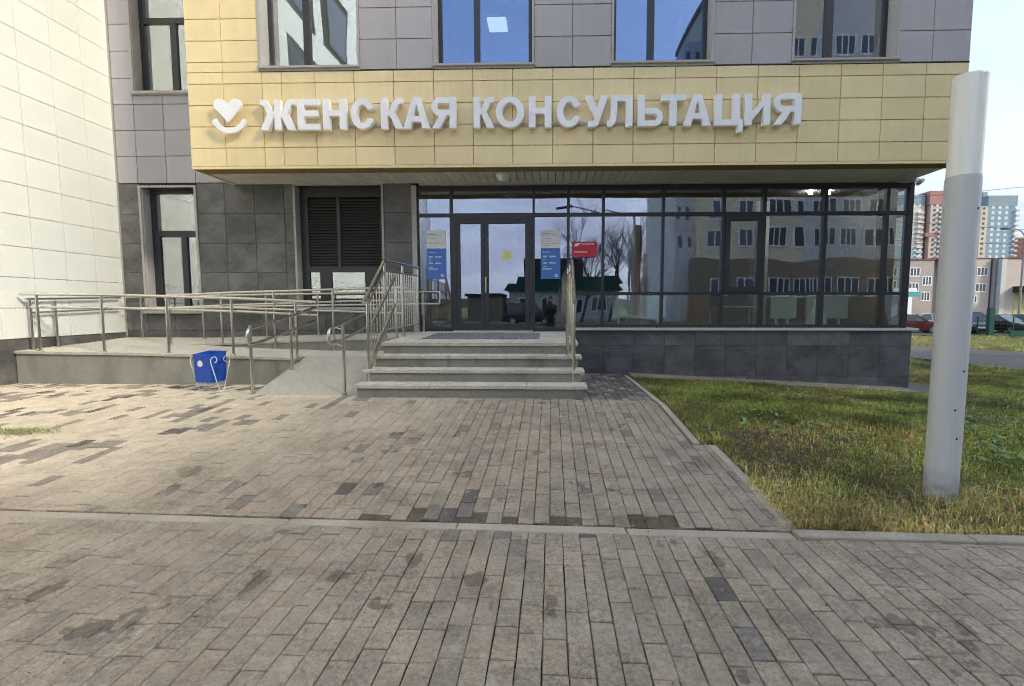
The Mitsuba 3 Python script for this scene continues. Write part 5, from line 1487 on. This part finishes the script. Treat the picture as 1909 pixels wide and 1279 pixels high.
put('roof', bx(-7.7, -4.8, -34.2, -27.8, 2.3, 2.55), 'm_black', t)


def bare_tree(name, label, x, y, h, seed, spread=0.5, poplar=False):
    t = thing(name, label, 'tree', None)
    r = random.Random(seed)
    z = float(gz(x, y)) - 0.1
    trunk, limbs = [], []
    def grow(p, d, ln, rad, depth):
        pts, q = [p], p
        for i in range(3):
            d = d + np.array([r.gauss(0, 0.10), r.gauss(0, 0.10), 0.04])
            d /= np.linalg.norm(d)
            q = q + d * ln / 3
            pts.append(q)
        (trunk if depth == 0 else limbs).append(tube(pts, np.linspace(rad, rad * 0.6, 4), 6 if depth < 2 else 3, caps=False))
        if depth >= 5:
            return
        for _ in range(4 if depth < 4 else 3):
            u = r.uniform(0.35, 1.0)
            k = min(int(u * 3), 2)
            s = pts[k] + (pts[k + 1] - pts[k]) * (u * 3 - k)
            a = r.uniform(0, 6.28)
            sp = spread * (0.35 if poplar else 1)
            nd = d + sp * np.array([math.cos(a), math.sin(a), 0.25])
            grow(s, nd / np.linalg.norm(nd), ln * r.uniform(0.55, 0.8), rad * 0.5, depth + 1)
    grow(np.array([x, y, z]), np.array([0, 0, 1.0]), h * 0.42, h * 0.016, 0)
    put('trunk', cat(*trunk), 'm_bark', t)
    put('crown', cat(*limbs), 'm_bark', t)
bare_tree('bare_tree', 'bare leafless tree by the road, mirrored just right of the steps railing', 2.6, -24, 10.5, 1, 0.75)
bare_tree('bare_tree', 'leafless tree mirrored in the pane right of the red plaque', 5.0, -26, 10.0, 2, 0.75)
bare_tree('bare_tree', 'thin leafless tree mirrored behind the red plaque', 4.0, -31, 9.0, 3, 0.75)
bare_tree('poplar_tree', 'slender bare poplar, mirrored left in the tall pane', 14.5, -75, 17, 4, 0.5, True)
bare_tree('poplar_tree', 'slender bare poplar, mirrored right in the tall pane', 17.8, -78, 17, 5, 0.5, True)
t = thing('chimney', 'factory chimney between two poplars, mirrored in the tall pane', 'chimney')
put('shaft', lathe([(0, -1), (0.9, -1), (0.7, 17), (0.55, 17), (0.5, 16.5), (0, 16.5)], 20, (16.3, -78, 0)), 'm_brown_red', t, smooth=40)
H = thing('hill', 'low wooded hill on the horizon behind the viewer', 'hill', kind='structure')
xs_ = np.linspace(-900, 900, 120)
hv = []
for yy, s in ((-420, 0.0), (-470, 1.0), (-560, 0.6), (-640, 0.0)):
    hv.append(np.stack([xs_, np.full(120, yy), -2 + s * (7 + 8 * meshkit.fbm(np.stack([xs_ * 0.012, 0 * xs_ + yy, 0 * xs_], -1), 4, 2))], 1))
q = np.array([[i * 120 + j, i * 120 + j + 1, (i + 1) * 120 + j + 1, (i + 1) * 120 + j] for i in range(3) for j in range(119)])
put('hill', cat((np.vstack(hv), q)), 'm_far_hill', key=H)
# street lamp behind the camera whose head shows in the glass over the right poster
t = thing('road_lamp', 'street lamp by the road behind the viewer, mirrored over the right poster', 'street lamp')
put('pole', tube([(5.6, -16, -0.2), (5.6, -16, 7.6)], [0.11, 0.07], 8), 'm_school_shade', t, smooth=40)
put('arm', tube([(5.6, -16, 7.55), (3.2, -16, 7.95), (1.4, -16, 8.0)], 0.04, 6, 0.5), 'm_school_shade', t, smooth=40)
put('lamp_head', bx(0.35, 1.45, -16.15, -15.85, 7.93, 8.06), 'm_black', t)

# ================================================================ the photographer, seen only as a mirror image
def body_mesh(bones, edge, smooth=6):
    parts = []
    for (a, ra), (b, rb) in bones:
        sa = m3.Manifold.sphere(ra, 20).translate(list(a))
        sb = m3.Manifold.sphere(rb, 20).translate(list(b))
        parts.append(m3.Manifold.batch_hull([sa, sb]))
    m = m3.Manifold.batch_boolean(parts, m3.OpType.Add).refine_to_length(edge)
    g = m.to_mesh()
    tm = trimesh.Trimesh(np.array(g.vert_properties[:, :3]), np.array(g.tri_verts), process=True)
    trimesh.smoothing.filter_taubin(tm, iterations=smooth)
    return tm


t = thing('person', 'person in black jacket and trousers holding up a phone, mirrored beside the door', 'person')
px_, py_ = 0.05, -0.42
def J(x, y, z):
    return (px_ + x, py_ + y, z)
bones = [((J(0, 0, 0.95), 0.135), (J(0, 0.0, 1.12), 0.135)), ((J(-0.06, 0, 1.15), 0.13), (J(-0.08, -0.01, 1.36), 0.125)), ((J(0.06, 0, 1.15), 0.13), (J(0.08, -0.01, 1.36), 0.125)), ((J(-0.17, -0.01, 1.40), 0.072), (J(0.17, -0.01, 1.40), 0.072)),
         ((J(0, 0, 1.42), 0.065), (J(0, 0.01, 1.52), 0.058))]
for s in (-1, 1):
    bones += [((J(s * 0.085, 0, 0.93), 0.10), (J(s * 0.10, 0.01, 0.50), 0.065)), ((J(s * 0.10, 0.01, 0.50), 0.065), (J(s * 0.11, -0.02, 0.10), 0.045)), ((J(s * 0.11, -0.03, 0.05), 0.045), (J(s * 0.12, 0.13, 0.035), 0.035)), ((J(s * 0.11, -0.02, 0.10), 0.045), (J(s * 0.11, -0.03, 0.05), 0.045)),
              ((J(s * 0.20, 0, 1.39), 0.062), (J(s * 0.24, 0.06, 1.12), 0.048)), ((J(s * 0.24, 0.06, 1.12), 0.048), (J(s * 0.085, 0.27, 1.33), 0.034))]
put('body', body_mesh(bones, 0.03), 'm_black', t, smooth=60)
head = [((J(0, 0.015, 1.60), 0.085), (J(0, 0.0, 1.66), 0.092)), ((J(0, 0.05, 1.555), 0.05), (J(0, 0.03, 1.63), 0.075)), ((J(0, 0.105, 1.60), 0.012), (J(0, 0.095, 1.63), 0.009)), ((J(-0.09, 0, 1.61), 0.018), (J(-0.088, 0, 1.64), 0.018)), ((J(0.09, 0, 1.61), 0.018), (J(0.088, 0, 1.64), 0.018)), ((J(0, 0.01, 1.50), 0.052), (J(0, 0.015, 1.60), 0.06))]
put('head', body_mesh(head, 0.015, 4), 'm_skin', t, smooth=60)
put('hair', body_mesh([((J(0, -0.02, 1.66), 0.098), (J(0, 0.005, 1.69), 0.092)), ((J(0, -0.05, 1.58), 0.06), (J(0, -0.03, 1.66), 0.09))], 0.02, 4), 'm_black', t, smooth=60)
for s in (-1, 1):
    hb = [((J(s * 0.085, 0.27, 1.33), 0.030), (J(s * 0.078, 0.32, 1.36), 0.028))]
    for i, (dz, ln) in enumerate(((0.022, 0.058), (0.008, 0.065), (-0.006, 0.062), (-0.020, 0.05))):
        a = J(s * 0.080, 0.335, 1.36 + dz); b = J(s * 0.078, 0.335 + ln * 0.45, 1.365 + dz); c = J(s * 0.062, 0.335 + ln * 0.75, 1.365 + dz)
        hb += [((a, 0.010), (b, 0.009)), ((b, 0.009), (c, 0.0075))]
    hb += [((J(s * 0.072, 0.31, 1.345), 0.012), (J(s * 0.06, 0.325, 1.335), 0.010))]
    put('hand', body_mesh(hb, 0.006, 3), 'm_skin', t, smooth=60)
ph = thing('phone', 'phone held up by the photographer', 'phone')
put('case', bx(px_ - 0.125, px_ + 0.025, -0.062, -0.053, 1.328, 1.402), 'm_black', ph)
put('screen', bx(px_ - 0.12, px_ + 0.02, -0.0632, -0.0622, 1.332, 1.398), 'm_car_glass', ph)
